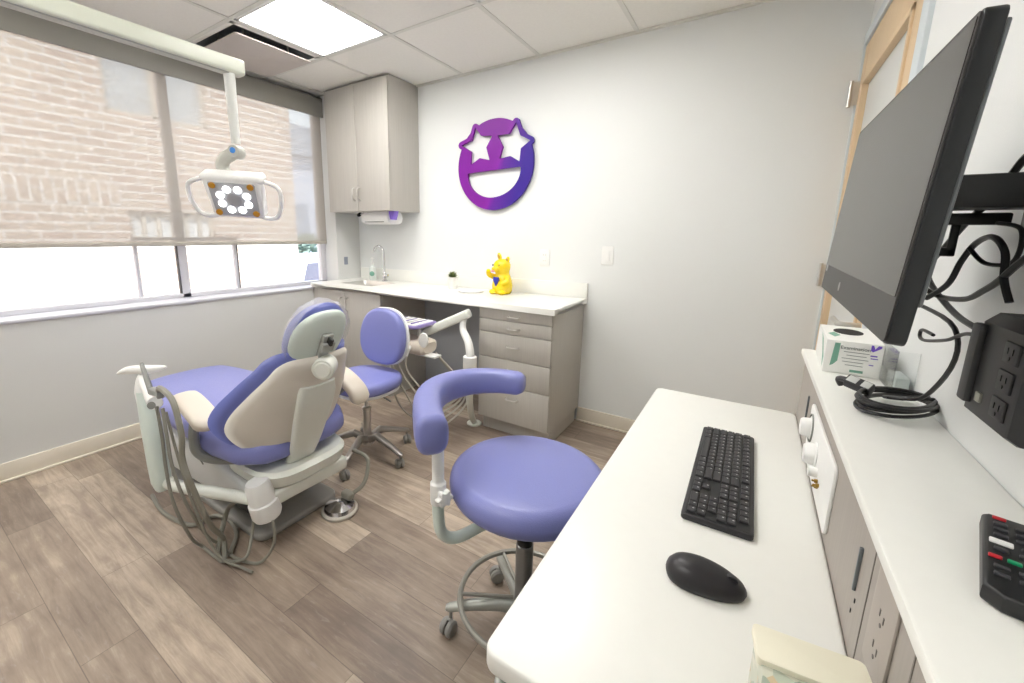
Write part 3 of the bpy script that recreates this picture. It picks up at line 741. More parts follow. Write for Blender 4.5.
# lift cover
bm = B(); prism(bm, [(.46, .27), (.50, .15), (.68, .10), (1.30, .12), (1.50, .18), (1.52, .26), (1.2, .30), (.6, .31)], yc-.22, yc+.20, M=axes((0, 0, 0), (1, 0, 0), (0, 0, 1), (0, 1, 0)) , bev=.03, seg=4)
obj('lift_cover', bm, mat('cool_white_plastic', (206, 208, 208), .35), ch)
bm = B(); tube(bm, [(1.12, yc-.19, .3035), (1.12, yc+.1, .3035)], .003, 6, curve=False); tube(bm, [(1.12, yc-.19, .3035), (1.11, yc-.222, .28), (1.14, yc-.222, .25)], .003, 6); obj('cover_seam', bm, GREYP, ch)
# seat cradle (white) beneath the back
bm = B(); rings = []
for z, x0_, x1_, hy in ((.225, 1.33, 1.52, .12), (.24, 1.25, 1.60, .17), (.28, 1.22, 1.655, .20), (.325, 1.22, 1.665, .21), (.34, 1.24, 1.645, .20)):
    rings.append([((x0_+x1_)/2+a, yc+b_, z) for a, b_ in superell((x1_-x0_)/2, hy, 3.4, 40)])
loft(bm, rings); obj('cradle', bm, SHELL, ch)
# seat cushion: lofted from the foot end to the rounded rear end
def seat_ring(x, hw, zt, zb, e=3.2, n=36):
    return [(x, yc+a, (zt+zb)/2+b_) for a, b_ in superell(hw, (zt-zb)/2, e, n)]
bm = B()
SEC = [(.43, .12, .475, .44), (.44, .18, .49, .42), (.49, .225, .50, .405), (.60, .245, .505, .40), (.80, .265, .51, .39), (1.0, .28, .515, .375), (1.2, .285, .515, .36), (1.36, .285, .51, .35), (1.5, .26, .49, .35), (1.58, .21, .475, .365), (1.615, .12, .455, .385)]
loft(bm, [seat_ring(*s_) for s_ in SEC]); obj('seat_cushion', bm, VINYL, ch, sharp=60)
# backrest
yc0 = yc; yc = -1.755
Bp = Vector((1.535, yc, .30)); dv = Vector((.42, 0, .907)).normalized(); nv = Vector((dv.z, 0, -dv.x)); BL = .565
def hw(v, pts):
    for (a, x), (b_, y) in zip(pts, pts[1:]):
        if a <= v <= b_:
            t_ = (v-a)/(b_-a); t_ = t_*t_*(3-2*t_); return x+(y-x)*t_
    return pts[-1][1]
def back_surf(outline, off, thick, n_u=28, wrap=.13):
    """outline: closed list of (u, v); returns a pillow-like solid following the wrapped back"""
    bm = B(); C_ = Vector((0, .58)); K = 10
    def P3(u, v, o):
        return Bp+dv*(v*BL)+Vector((0, u, 0))-nv*(wrap*(abs(u)/.28)**2)+nv*o
    fr_, bk = [], []
    for k in range(K+1):
        s_ = (k+1)/(K+1)
        prof_ = math.sqrt(max(0, 1-(s_**3.5)))
        fr_.append([bm.verts.new(P3(C_.x+(u-C_.x)*s_, C_.y+(v-C_.y)*s_, off+thick*.5*prof_)) for u, v in outline])
        bk.append([bm.verts.new(P3(C_.x+(u-C_.x)*s_, C_.y+(v-C_.y)*s_, off-thick*.5*prof_)) for u, v in outline])
    n = len(outline)
    for S in (fr_, bk):
        for a, b_ in zip(S, S[1:]):
            for j in range(n): bm.faces.new((a[j], a[(j+1) % n], b_[(j+1) % n], b_[j]))
        bm.faces.new(S[0])
    for j in range(n): bm.faces.new((fr_[-1][j], fr_[-1][(j+1) % n], bk[-1][(j+1) % n], bk[-1][j]))
    return bm
HWP = catmull([Vector(p) for p in [(.16, 0, 0), (.165, .10, 0), (.20, .18, 0), (.27, .245, 0), (.38, .282, 0), (.52, .275, 0), (.70, .235, 0), (.86, .190, 0), (.95, .165, 0), (1.01, .115, 0), (1.03, 0, 0)]], 12)
def hw2(v):
    for a, b_ in zip(HWP, HWP[1:]):
        if a.x <= v <= b_.x and b_.x > a.x: return a.y+(b_.y-a.y)*(v-a.x)/(b_.x-a.x)
    return 0
def outline_back(scale_w, grow):
    prof_ = [(-.02, .10), (.03, .19), (.12, .255), (.28, .285), (.45, .262), (.65, .205), (.82, .165), (.93, .15), (1.0, .10), (1.03, .0)]
    o = []
    vs = [-.05+i*(1.08+.0)/22 for i in range(23)]
    R_ = []
    for a in range(0, 40):
        th = -PI/2+PI*a/39
        v = .595+.435*math.sin(th)
        R_.append((hw2(v)*scale_w*(1 if 0 < a < 39 else 0), v))
    pts = [(u+ (grow if 0 < u else 0), .595+(v-.595)*(1+grow/.24)) for u, v in R_]
    o = pts+[(-u, v) for u, v in pts[::-1][1:-1]]
    return o
obj('back_cushion', back_surf(outline_back(1, .010), -.034, .06), VINYL_D, ch, sharp=70)
obj('back_shell', back_surf(outline_back(.93, 0), .0, .045), mat('warm_grey_shell', (222, 216, 206), .38), ch, sharp=70)
# raised spine of the back
bm = B(); rings = []
for v, a, o in ((-.03, .066, .0), (.02, .066, .006), (.12, .066, .012), (.21, .066, .020), (.30, .072, .020), (.45, .080, .018), (.60, .086, .016), (.72, .086, .010), (.80, .078, -.004)):
    c = Bp+dv*(v*BL)+nv*(o+.012)
    rings.append([c+Vector((0, x, 0))+nv*y for x, y in superell(a, .022, 2.6, 28)])
loft(bm, rings); obj('spine_cover', bm, SHELL, ch, sharp=50)
# headrest
hc = Vector((1.76, yc, .89)); hd = Vector((.46, 0, .888)).normalized(); hn = Vector((hd.z, 0, -hd.x))
def disc(bm, c, d_, n_, ru, rv, t0, t1, e=2.2, curve=.0, bulge=.01):
    rings = []
    for o, s_ in ((t0, .90), (t0+.006, .97), (t0+.012, 1), (t1-.012, 1), (t1-.005, .96), (t1, .88), (t1+bulge, .5)):
        rings.append([c+Vector((0, u, 0))+d_*v+n_*(o-curve*(u/ru)**2) for u, v in superell(ru*s_, rv*s_, e, 36)])
    loft(bm, rings)
bm = B(); disc(bm, hc, hd, -hn, .124, .138, .0, .042, curve=-.008); obj('headrest_cushion', bm, VINYL_D, ch, sharp=60)
bm = B(); disc(bm, hc, hd, hn, .118, .130, -.005, .028, curve=.02); obj('headrest_shell', bm, MINT, ch, sharp=60)
PLW = mat('plastic_wrap', (240, 240, 246), .15, alpha=.28)
bm = B(); rings = []
for o, s_ in ((-.066, .72), (-.064, .95), (-.05, 1.02), (-.03, 1.03), (-.015, 1.03)):
    rr_ = []
    for i, (u, v) in enumerate(superell(.129*s_, .142*s_, 2.2, 96)):
        wv = .002*math.sin(i*1.35)+.003*math.sin(i*.6)
        rr_.append(hc+Vector((0, u, 0))+hd*(v+wv)+hn*(o+.03*(u/.15)**2))
    rings.append(rr_)
loft(bm, rings, cap=False); obj('headrest_cover', bm, PLW, ch, sharp=20, label='thin clear plastic wrap')
GB = mat('bracket_grey', (166, 168, 164), .35)
bm = B(); box(bm, (-.022, -.10, .0), (.022, .09, .022), .006, 2, M=axes(hc-hd*.045+hn*.03, (0, 1, 0), hd, hn)); box(bm, (-.028, .02, .015), (.028, .06, .034), .005, 2, M=axes(hc-hd*.045+hn*.03, (0, 1, 0), hd, hn))
box(bm, (-.045, -.175, -.035), (.035, -.06, .015), .008, 2, M=axes(hc-hd*.045+hn*.03, (0, 1, 0), hd, hn)); obj('headrest_bracket', bm, GB, ch)
bm = B(); box(bm, (-.006, .055, .02), (.006, .085, .045), .003, 2, M=axes(hc-hd*.045+hn*.03, (0, 1, 0), hd, hn)); obj('release_lever', bm, BLACK, ch)
pk = hc-hd*.085+hn*.075
bm = B(); lathe(bm, [(0, -.035), (.038, -.032), (.042, -.026), (.042, .030), (.038, .036), (0, .038)], pk, 32, ax=(-.75, -.62, .2) if False else (.6, -.8, -.1)); lathe(bm, [(.032, .037), (.028, .041), (0, .042)], pk, 32, ax=(.6, -.8, -.1)); obj('pivot_knob', bm, SHELL, ch)
yc = yc0
# armrests
for s_, nm in ((-1, 'L'), (1, 'R')):
    if s_ < 0: A = [Vector((1.15, -2.005, .595)), Vector((1.25, -2.015, .598)), Vector((1.37, -2.025, .575)), Vector((1.45, -2.03, .545))]
    else: A = [Vector((1.40, -1.42, .60)), Vector((1.48, -1.425, .585)), Vector((1.575, -1.43, .535)), Vector((1.60, -1.43, .475))]
    bm = B(); rings = []; P_ = catmull(A, 6); F_ = frames(P_)
    for i, p in enumerate(P_):
        k = i/(len(P_)-1); r_ = .052*min(1, .45+4*k, .45+4*(1-k))
        tdir = F_[i][0]; side_ = Vector((0, 1, 0)); up = side_.cross(tdir).normalized()*-1
        rings.append([p+side_*a+up*b_ for a, b_ in superell(r_, r_*.5, 2.8, 22)])
    loft(bm, rings); obj('armrest', bm, CREAM, ch, sharp=60)
    bm = B()
    if s_ < 0: tube(bm, [(1.32, -2.03, .56), (1.30, -2.035, .47), (1.30, -2.03, .40), (1.34, -1.99, .36), (1.44, -1.90, .35)], .019, 10)
    else: tube(bm, [(1.52, -1.43, .56), (1.42, -1.44, .48), (1.36, -1.47, .40), (1.38, -1.58, .34)], .018, 10)
    obj('armrest_bracket', bm, GREYP, ch)
# assistant's arm: box arm from under the cradle, knuckle, tube, post, holder
bm = B(); box(bm, (-.03, -.028, -.03), (.34, .028, .03), .012, 3, M=axes((1.60, -1.90, .235), Vector((.05, 1, .02)).normalized(), Vector((-1, .05, 0)).normalized(), (0, 0, 1))); obj('box_arm', bm, SHELL, ch)
bm = B(); lathe(bm, [(0, -.08), (.05, -.075), (.056, -.06), (.056, -.005), (.05, .0), (.05, .004), (.047, .07), (.041, .085), (0, .088)], (1.59, -1.935, .24), 32, ax=(-.10, -.15, 1)); obj('knuckle', bm, WHITEP, ch)
bm = B(); tube(bm, [(1.56, -1.945, .235), (1.40, -2.02, .245), (1.25, -2.10, .265), (1.16, -2.12, .28)], .024, 14); obj('tube_arm', bm, SHELL, ch)
bm = B(); rings = []
for z, dx, a, b_ in ((.24, .02, .028, .024), (.27, .018, .038, .032), (.34, .014, .040, .034), (.5, .0, .040, .033), (.60, -.012, .036, .030), (.655, -.025, .030, .028)):
    rings.append([(1.16+dx+x, -2.125+y, z) for x, y in superell(a, b_, 3, 24)])
loft(bm, rings); obj('post', bm, MINT, ch, sharp=50)
bm = B()
tube(bm, [(1.135, -2.125, .60), (1.13, -2.125, .65), (1.12, -2.12, .69), (1.12, -2.115, .715)], [.028, .030, .024, .016], 14)
tube(bm, [(1.125, -2.12, .70), (1.20, -2.135, .685), (1.30, -2.155, .67), (1.375, -2.17, .675)], [.018, .018, .021, .024], 14)
obj('holder_arm', bm, WHITEP, ch)
bm = B()
tube(bm, [(1.00, -2.165, .71), (1.05, -2.14, .728), (1.12, -2.11, .735), (1.17, -2.085, .742), (1.21, -2.065, .752)], [.003, .016, .019, .015, .004], 12)
obj('holder_tray', bm, WHITEP, ch)
bm = B(); lathe(bm, [(0, .0), (.013, .001), (.013, .005), (0, .006)], (1.393, -2.186, .677), 20, ax=(.7, -.7, .1)); obj('holder_button', bm, GREYP, ch)
for k, dx in enumerate((0, .018)):
    bm = B(); tube(bm, [(1.17+dx, -2.13-dx*.4, .775), (1.23+dx, -2.14-dx*.4, .735), (1.29+dx, -2.15-dx*.4, .695)], [.006, .008, .009], 12); obj('handpiece', bm, GREYP, ch)
bm = B(); box(bm, (1.30, -2.165, .685), (1.38, -2.135, .715), .008); obj('suction_valve', bm, GREYL, ch)
def hose(name, pts, r, m=HOSE, par=ch):
    bm = B(); tube(bm, pts, r, 8, 10); return obj(name, bm, m, par)
hose('hose', [(1.385, -2.17, .665), (1.395, -2.17, .55), (1.389, -2.17, .425), (1.40, -2.165, .28), (1.38, -2.12, .10), (1.36, -2.075, .015), (1.49, -2.065, .012), (1.58, -2.02, .03), (1.55, -1.97, .09), (1.54, -1.95, .17)], .006)
hose('hose', [(1.42, -2.165, .665), (1.44, -2.17, .558), (1.452, -2.17, .446), (1.47, -2.15, .30), (1.42, -2.08, .10), (1.40, -2.03, .015), (1.52, -2.03, .012), (1.626, -1.99, .012), (1.67, -1.95, .09), (1.66, -1.94, .18)], .006)
hose('suction_hose', [(1.36, -2.15, .71), (1.44, -2.17, .745), (1.53, -2.17, .72), (1.565, -2.17, .61), (1.547, -2.17, .515), (1.56, -2.16, .42), (1.54, -2.11, .22), (1.44, -2.03, .06), (1.50, -2.06, .014), (1.45, -2.06, .014), (1.36, -2.0, .04), (1.36, -1.96, .13), (1.47, -1.95, .21)], .010)
hose('suction_hose', [(.78, -2.048, .012), (.92, -2.07, .012), (1.05, -2.068, .012), (1.18, -2.035, .012), (1.19, -1.955, .012), (1.27, -1.93, .012), (1.387, -1.955, .012), (1.49, -2.036, .014)], .009)
hose('hose', [(1.40, -2.15, .64), (1.43, -2.14, .45), (1.46, -2.12, .25), (1.50, -2.08, .05), (1.60, -2.04, .012), (1.65, -2.03, .012)], .005)
# foot control
t = thing('foot_control', 'round chrome foot control disc on the floor behind the dental chair', 'foot pedal', (1.62, -1.60, 0))
bm = B(); lathe(bm, [(0, 0), (.078, 0), (.082, .006), (.082, .014), (.075, .02)], (1.62, -1.60, 0), 40); obj('base_ring', bm, mat('pale_rubber', (196, 190, 180), .5), t)
bm = B(); lathe(bm, [(.072, .018), (.066, .036), (.03, .05), (.018, .056), (0, .057)], (1.62, -1.60, 0), 40); obj('disc', bm, CHROME, t)
bm = B(); box(bm, (1.60, -1.58, .05), (1.66, -1.54, .085), .01, 3); tube(bm, [(1.645, -1.55, .07), (1.68, -1.50, .12), (1.64, -1.44, .20), (1.56, -1.46, .23)], .010, 10); obj('cable', bm, HOSE, t)

# ================================================================== DENTAL LIGHT
t = thing('dental_light', 'white overhead dental examination lamp hanging from a long horizontal arm', 'dental lamp', (1.1, -1.66, 2.4))
e0 = Vector((1.193, -1.645, 1.958)); dirb = Vector((-.03, -1, .012)).normalized(); sd = dirb.cross(Vector((0, 0, 1))).normalized(); ub = sd.cross(dirb)
bm = B(); prism(bm, rrect(-.032, -.031, .032, .031, .014), -.0, 1.75, M=axes(e0, sd, ub, dirb), bev=.008, seg=2); obj('horizontal_arm', bm, mat('lamp_arm_white', (222, 226, 212), .35), t)
bm = B(); prism(bm, rrect(-.02, -.004, .02, .004, .003), .06, 1.7, M=axes(e0-ub*.031, sd, ub, dirb)); obj('arm_groove', bm, GREYL, t)
pe = e0+dirb*1.62
bm = B(); lathe(bm, [(.05, -.03), (.05, .2), (.04, .22), (.04, H-pe.z-.02), (.09, H-pe.z-.015), (.09, H-pe.z)], pe, 24); obj('ceiling_post', bm, SHELL, t)
dp = e0+dirb*.055
bm = B(); hl = Vector((1.175, -1.69, 1.60))
tube(bm, [dp+Vector((0, 0, -.03)), dp+Vector((0, 0, -.2)), Vector((hl.x, hl.y, 1.655))], [.022, .019, .018], 16, curve=False); obj('drop_rod', bm, mat('rod_white', (224, 226, 222), .35), t)
jc = Vector((1.175, -1.69, 1.62))
# elbow
bm = B(); lathe(bm, [(0, -.03), (.024, -.03), (.028, -.022), (.028, .022), (.024, .03), (0, .031)], jc, 24, ax=(.55, -.83, 0)); tube(bm, [jc, jc+Vector((-.045, -.03, -.025)), jc+Vector((-.06, -.035, -.06)), jc+Vector((-.05, -.03, -.10))], [.026, .026, .028, .03], 14)
obj('elbow', bm, mat('lamp_grey', (190, 190, 182), .4), t)
bm = B(); lathe(bm, [(0, .0), (.012, .0), (.012, .003), (0, .004)], jc+Vector((.0165, -.0255, .003)), 16, ax=(.55, -.83, 0)); obj('blue_badge', bm, mat('badge_blue', (70, 140, 220), .3), t, label='small blue round badge')
# head frame axes: face looks to the camera side and down
hcn = Vector((1.195, -1.72, 1.435)); fn = Vector((.50, -.62, -.42)).normalized(); ux = Vector((0, 0, 1)).cross(fn).normalized(); uy = fn.cross(ux); ux = (ux*math.cos(-.05)+uy*math.sin(-.05)).normalized(); uy = fn.cross(ux)
HM = axes(hcn, ux*1.16, uy*1.12, fn*1.1)
bm = B(); prism(bm, [(-.092, .075), (.092, .075), (.102, .06), (.092, -.075), (.075, -.085), (-.075, -.085), (-.092, -.075), (-.102, .06)], -.035, .02, M=HM, bev=.012, seg=3)
box(bm, (-.11, .05, -.05), (.11, .085, .02), .018, 3, M=HM); obj('lamp_head', bm, WHITEP, t)
bm = B(); prism(bm, [(-.078, .058), (.078, .058), (.082, .05), (.078, -.062), (.068, -.074), (-.068, -.074), (-.078, -.062), (-.082, .05)], .016, .023, M=HM, bev=.003); obj('lamp_face', bm, mat('lamp_face_grey', (178, 180, 184), .25), t)
bm = B(); prism(bm, [(.026*math.cos(a*PI/12), .026*math.sin(a*PI/12)-.008) for a in range(24)], .022, .025, M=HM); obj('lamp_hub', bm, mat('hub_grey', (160, 160, 164), .4), t)
LED = emit('led_lens', (255, 255, 255), 2)
for k in range(8):
    a = PI/8+k*PI/4
    bm = B(); lathe(bm, [(0, .021), (.0135, .021), (.0135, .026), (0, .029)], (0, 0, 0), 16, M=HM @ Matrix.Translation((.050*math.cos(a), .044*math.sin(a)-.008, 0))); obj('led', bm, LED, t)
AMB = mat('amber_lens', (196, 140, 40), .3)
for x, y in ((-.066, .046), (.066, .046), (-.066, -.062), (.066, -.062)):
    bm = B(); lathe(bm, [(0, .021), (.012, .021), (.012, .026), (0, .028)], (0, 0, 0), 16, M=HM @ Matrix.Translation((x, y, 0))); obj('amber_lens', bm, AMB, t)
for s_ in (-1, 1):
    bm = B(); pts = [(s_*.088, .062, -.01), (s_*.125, .055, -.005), (s_*.158, .035, 0), (s_*.160, -.02, .01), (s_*.140, -.072, .012), (s_*.105, -.085, .01), (s_*.07, -.080, .0)]
    tube(bm, [HM @ Vector(p) for p in pts], .0095, 10, 6); obj('handle', bm, WHITEP, t)

# ================================================================== STOOLS
def five_star(par, R, z, m, r_hub, caster_r, a0, arch=0):
    for k in range(5):
        a = a0+2*PI*k/5; d_ = Vector((math.cos(a), math.sin(a), 0)); s_ = Vector((-d_.y, d_.x, 0))
        bm = B(); rings = []
        for q, ww, hh, zz_ in ((.02, .022, .026, z+.03), (R*.3, .020, .020, z+.035+arch), (R*.7, .017, .014, z+.022+arch*.4), (R, .014, .011, z+.006), (R+.012, .008, .008, z+.004)):
            rings.append([d_*q+s_*u+Vector((0, 0, zz_+v)) for u, v in superell(ww, hh, 3, 16)])
        loft(bm, rings); obj('leg', bm, m, par, keep=True)
        c = d_*(R-.004); bm = B(); lathe(bm, [(.006, caster_r*1.2), (.006, z)], c, 10)
        tw = Vector((math.cos(a+1.0+k*1.7), math.sin(a+1.0+k*1.7), 0)); ax = Vector((-tw.y, tw.x, 0)); cc = c+tw*.012+Vector((0, 0, caster_r))
        for o_ in (-1, 1): lathe(bm, [(0, .003), (caster_r*.9, .003), (caster_r, .008), (caster_r, .016), (caster_r*.8, .022), (0, .024)], cc, 24, ax=ax*o_)
        tube(bm, [cc+Vector((0, 0, caster_r*.6)), c+Vector((0, 0, caster_r*1.7))], .012, 10, curve=False)
        obj('caster', bm, CASTER, par, keep=True)
def cushion(bm, outline, z0, z1, er=.02, crown=.012, n=5):
    """rounded upholstered pad from an outline around its own centre"""
    cx_ = sum(p[0] for p in outline)/len(outline); cy_ = sum(p[1] for p in outline)/len(outline); rings = []
    def ring(s_, z): return [(cx_+(x-cx_)*s_, cy_+(y-cy_)*s_, z) for x, y in outline]
    L_ = max(math.hypot(x-cx_, y-cy_) for x, y in outline)
    for k in range(n+1):
        t_ = PI/2*k/n; rings.append(ring(1-(er/L_)*(1-math.sin(t_)), z0+er*(1-math.cos(t_))*0+er*(1-math.cos(t_)) if False else z0+er*(1-math.cos(t_))))
    for k in range(n+1):
        t_ = PI/2*k/n; rings.append(ring(1-(er/L_)*(1-math.cos(t_)), z1-er+er*math.sin(t_)))
    for s_ in (.8, .6, .4, .2): rings.append(ring(s_*(1-er/L_), z1+crown*(1-s_*s_)*.9))
    loft(bm, rings)
# front stool: round seat, curved torso arm, foot ring
s1 = thing('operator_stool', 'large round blue stool with curved padded arm beside the white desk', 'stool', (2.61, -1.675, 0), 0)
SZ = .60
bm = B(); cushion(bm, superell(.232, .232, 2, 48), SZ-.085, SZ, .04, .006); obj('seat', bm, VINYL, s1, keep=True, sharp=70)
bm = B(); lathe(bm, [(0, SZ-.10), (.10, SZ-.10), (.13, SZ-.083), (0, SZ-.08)], (0, 0, 0), 32); obj('seat_plate', bm, BLACK, s1, keep=True)
bm = B(); lathe(bm, [(.013, .3), (.013, SZ-.1)], (0, 0, 0), 20); lathe(bm, [(.017, .335), (.024, .34), (.024, .36), (.015, .368)], (0, 0, 0), 20); obj('gas_piston', bm, BLACK, s1, keep=True)
bm = B(); lathe(bm, [(.027, .09), (.027, .34), (.022, .345)], (0, 0, 0), 24); lathe(bm, [(.04, .075), (.042, .12), (.03, .135)], (0, 0, 0), 24); obj('gas_cylinder', bm, mat('satin_steel', (150, 150, 150), .35, metal=.8), s1, keep=True)
five_star(s1, .235, .085, mat('stool_base_grey', (176, 178, 172), .4, metal=.3), .03, .026, math.radians(-150))
bm = B(); nR = 56; RR = .20; rr_ = []
for i in range(nR):
    a = 2*PI*i/nR; c = Vector((RR*math.cos(a), RR*math.sin(a), .145)); d_ = c.copy(); d_.z = 0; d_.normalize()
    rr_.append([bm.verts.new(c+d_*.009*math.cos(q*PI/4)+Vector((0, 0, .009*math.sin(q*PI/4)))) for q in range(8)])
for i in range(nR):
    for q in range(8): bm.faces.new((rr_[i][q], rr_[i][(q+1) % 8], rr_[(i+1) % nR][(q+1) % 8], rr_[(i+1) % nR][q]))
for k in range(3):
    a = math.radians(-150+72*k*2); tube(bm, [(.03*math.cos(a), .03*math.sin(a), .145), (RR*math.cos(a), RR*math.sin(a), .145)], .006, 8, curve=False)
obj('foot_ring', bm, mat('ring_grey', (150, 148, 140), .4, metal=.3), s1, keep=True)
# support tube
ap = Vector((2.45, -1.90, 0))-Vector((2.61, -1.675, 0))
bm = B(); tube(bm, [(0, 0, SZ-.115), (ap.x*.5, ap.y*.5, SZ-.155), (ap.x*.80, ap.y*.80, SZ-.175), (ap.x*.96, ap.y*.96, SZ-.15), (ap.x, ap.y, SZ-.09), (ap.x, ap.y, SZ-.03)], .0165, 16)
obj('arm_tube', bm, MINT, s1, keep=True)
bm = B(); lathe(bm, [(.021, SZ-.05), (.022, SZ-.045), (.022, SZ+.01), (.018, SZ+.015), (.0165, SZ+.02), (.0165, SZ+.15)], (ap.x, ap.y, 0), 20); obj('arm_post', bm, WHITEP, s1, keep=True)
bm = B(); lathe(bm, [(.008, -.02), (.008, .03)], (ap.x, ap.y, SZ-.02), 12, ax=(.8, -.3, 0))
kp = []
for i in range(48):
    a = 2*PI*i/48; r_ = .021+.004*math.cos(6*a); kp.append((r_*math.cos(a), r_*math.sin(a)))
prism(bm, kp, .022, .042, M=axes((ap.x, ap.y, SZ-.02), (.35, .936, 0), (0, 0, 1), (.936, -.35, 0)), bev=.004); obj('clamp_knob', bm, WHITEP, s1, keep=True)
ARM = [(2.480, -1.955), (2.425, -1.905), (2.325, -1.79), (2.29, -1.68), (2.32, -1.57), (2.40, -1.50), (2.49, -1.48)]
bm = B(); P_ = catmull([Vector((x-2.61, y+1.675, .775)) for x, y in ARM], 8); F_ = frames(P_); rings = []
for i, p in enumerate(P_):
    k = i/(len(P_)-1); e_ = min(1, .72+6*k, .72+6*(1-k)); rz_ = (.056-.018*k)*e_; rh = (.044-.006*k)*e_
    tdir = F_[i][0]; sdv = Vector((-tdir.y, tdir.x, 0)).normalized()
    rings.append([p+sdv*a+Vector((0, 0, b_)) for a, b_ in superell(rh, rz_, 2.7, 28)])
loft(bm, rings); obj('arm_pad', bm, VINYL, s1, keep=True, sharp=60)

# rear stool: cushioned seat and back on a chrome five-star base
s2 = thing('assistant_stool', 'blue wheeled stool with padded backrest between dental chair and drawer cabinet', 'stool', (1.34, -1.17, 0), 0)
zS = .495
def stool_out():
    o = []
    for x, y in superell(.19, .195, 2.5, 44): o.append((x, y))
    return o
A2 = math.radians(92)    # facing direction of the seat (pointing away from the backrest), measured from -x towards -y
fdir = Vector((-math.cos(A2), -math.sin(A2), 0)); rdir = Vector((-fdir.y, fdir.x, 0))
RM = axes((0, 0, 0), fdir, rdir, (0, 0, 1))
bm = B(); cushion(bm, stool_out(), zS-.07, zS, .03, .005); bm.transform(RM); obj('seat', bm, VINYL, s2, keep=True, sharp=70)
bm = B(); cushion(bm, [(x*.93, y*.93) for x, y in stool_out()], zS-.085, zS-.066, .006, 0); bm.transform(RM); obj('seat_pan', bm, WHITEP, s2, keep=True)
def upr(bm_, out, t0, t1, org, xax, yax, zax, er, crown):
    cushion(bm_, out, t0, t1, er, crown); bm_.transform(axes(org, xax, yax, zax))
bo = [(x, y*(1.0)+.0) for x, y in superell(.172, .165, 2.5, 44)]
bo = [(x*(1-.10*max(0, y/.155)), y) for x, y in bo]
borg = -fdir*.175+Vector((0, 0, zS+.190)); bz = (fdir+Vector((0, 0, .12))).normalized(); by = bz.cross(rdir)*-1
if by.z < 0: by = -by
bm = B(); upr(bm, bo, 0, .055, borg, rdir, by, bz, .025, .004); obj('backrest', bm, VINYL, s2, keep=True, sharp=70)
bm = B(); upr(bm, [(x*1.03, y*1.03) for x, y in bo], -.012, .006, borg, rdir, by, bz, .005, 0); obj('back_shell', bm, WHITEP, s2, keep=True)
bm = B(); tube(bm, [borg-bz*.02, borg-bz*.03-by*.16, Vector((0, 0, zS-.10))-fdir*.19, Vector((0, 0, zS-.1))], .014, 12); obj('back_bracket', bm, WHITEP, s2, keep=True)
bm = B(); box(bm, (-.06, -.06, zS-.105), (.06, .06, zS-.083), .006); tube(bm, [(0, 0, zS-.095), rdir*.1+Vector((0, 0, zS-.1)), rdir*.19+Vector((0, 0, zS-.12))], .005, 8); obj('mechanism', bm, GREYP, s2, keep=True)
bm = B(); lathe(bm, [(.022, .10), (.022, .28), (.018, .285), (.011, .286), (.011, zS-.1)], (0, 0, 0), 24); lathe(bm, [(.02, .282), (.026, .284), (.026, .30), (.018, .305)], (0, 0, 0), 24); lathe(bm, [(.034, .075), (.036, .11), (.024, .13)], (0, 0, 0), 24); obj('gas_cylinder', bm, STEEL, s2, keep=True)
five_star(s2, .26, .075, mat('polished_aluminium', (176, 172, 168), .3, metal=.7), .03, .026, math.radians(-72), .03)

# ================================================================== DELIVERY UNIT
t = thing('delivery_unit', 'white dental instrument delivery arm with purple tray reaching out from under the counter', 'dental unit', (1.70, -.55, 0))
bm = B(); box(bm, (-.0, -.04, -.028), (.36, .04, .028), .015, 3, M=axes((1.665, -.60, .80), Vector((-.86, -.30, -.44)).normalized(), Vector((.28, -.95, 0)).normalized(), Vector((-.42, -.12, .90)).normalized())); obj('spring_arm', bm, SHELL, t)
bm = B(); tube(bm, [(1.64, -.62, .80), (1.635, -.63, .74), (1.645, -.64, .69), (1.70, -.67, .64), (1.73, -.69, .58), (1.73, -.69, .53)], [.022, .020, .022, .024, .026, .026], 16); obj('support_tube', bm, WHITEP, t)
bm = B(); lathe(bm, [(0, .0), (.040, .0), (.042, .01), (.042, .15), (.037, .155), (0, .156)], (1.73, -.69, .40), 32); obj('pivot_sleeve', bm, WHITEP, t)
bm = B(); tube(bm, [(1.73, -.69, .41), (1.71, -.66, .25), (1.66, -.56, .10), (1.62, -.47, .012)], [.026, .022, .02, .02], 14); lathe(bm, [(0, 0), (.05, 0), (.05, .008), (.02, .014)], (1.62, -.47, 0), 24); obj('floor_leg', bm, SHELL, t)
bm = B(); prism(bm, rrect(1.20, -.97, 1.46, -.75, .02), .715, .735, bev=.005); tr_ = obj('tray', bm, mat('lilac_tray', (150, 136, 196), .35), t)
bm = B(); prism(bm, rrect(1.215, -.955, 1.445, -.765, .015), .7352, .739); obj('tray_liner', bm, WHITEP, tr_)
for k in range(5):
    bm = B(); x = 1.24+k*.042; tube(bm, [(x, -.94, .744), (x+.01, -.80, .746)], [.004, .002], 8, curve=False); tag_ = obj('tray_instrument', bm, STEEL if k % 2 else mat('violet_handle', (110, 90, 170), .4), tr_)
bm = B(); tube(bm, [(1.40, -.86, .715), (1.40, -.86, .60)], .011, 10, curve=False); tube(bm, [(1.28, -.84, .715), (1.28, -.84, .60)], .011, 10, curve=False); obj('tray_post', bm, SHELL, t)
bm = B(); rings = []
for x, h_, w_ in ((1.20, .03, .07), (1.22, .045, .09), (1.45, .05, .09), (1.50, .045, .08), (1.515, .03, .06)): rings.append([(x, -.89+a, .60+b_) for a, b_ in superell(w_, h_, 2.8, 24)])
loft(bm, rings); obj('control_head', bm, CREAM, t)
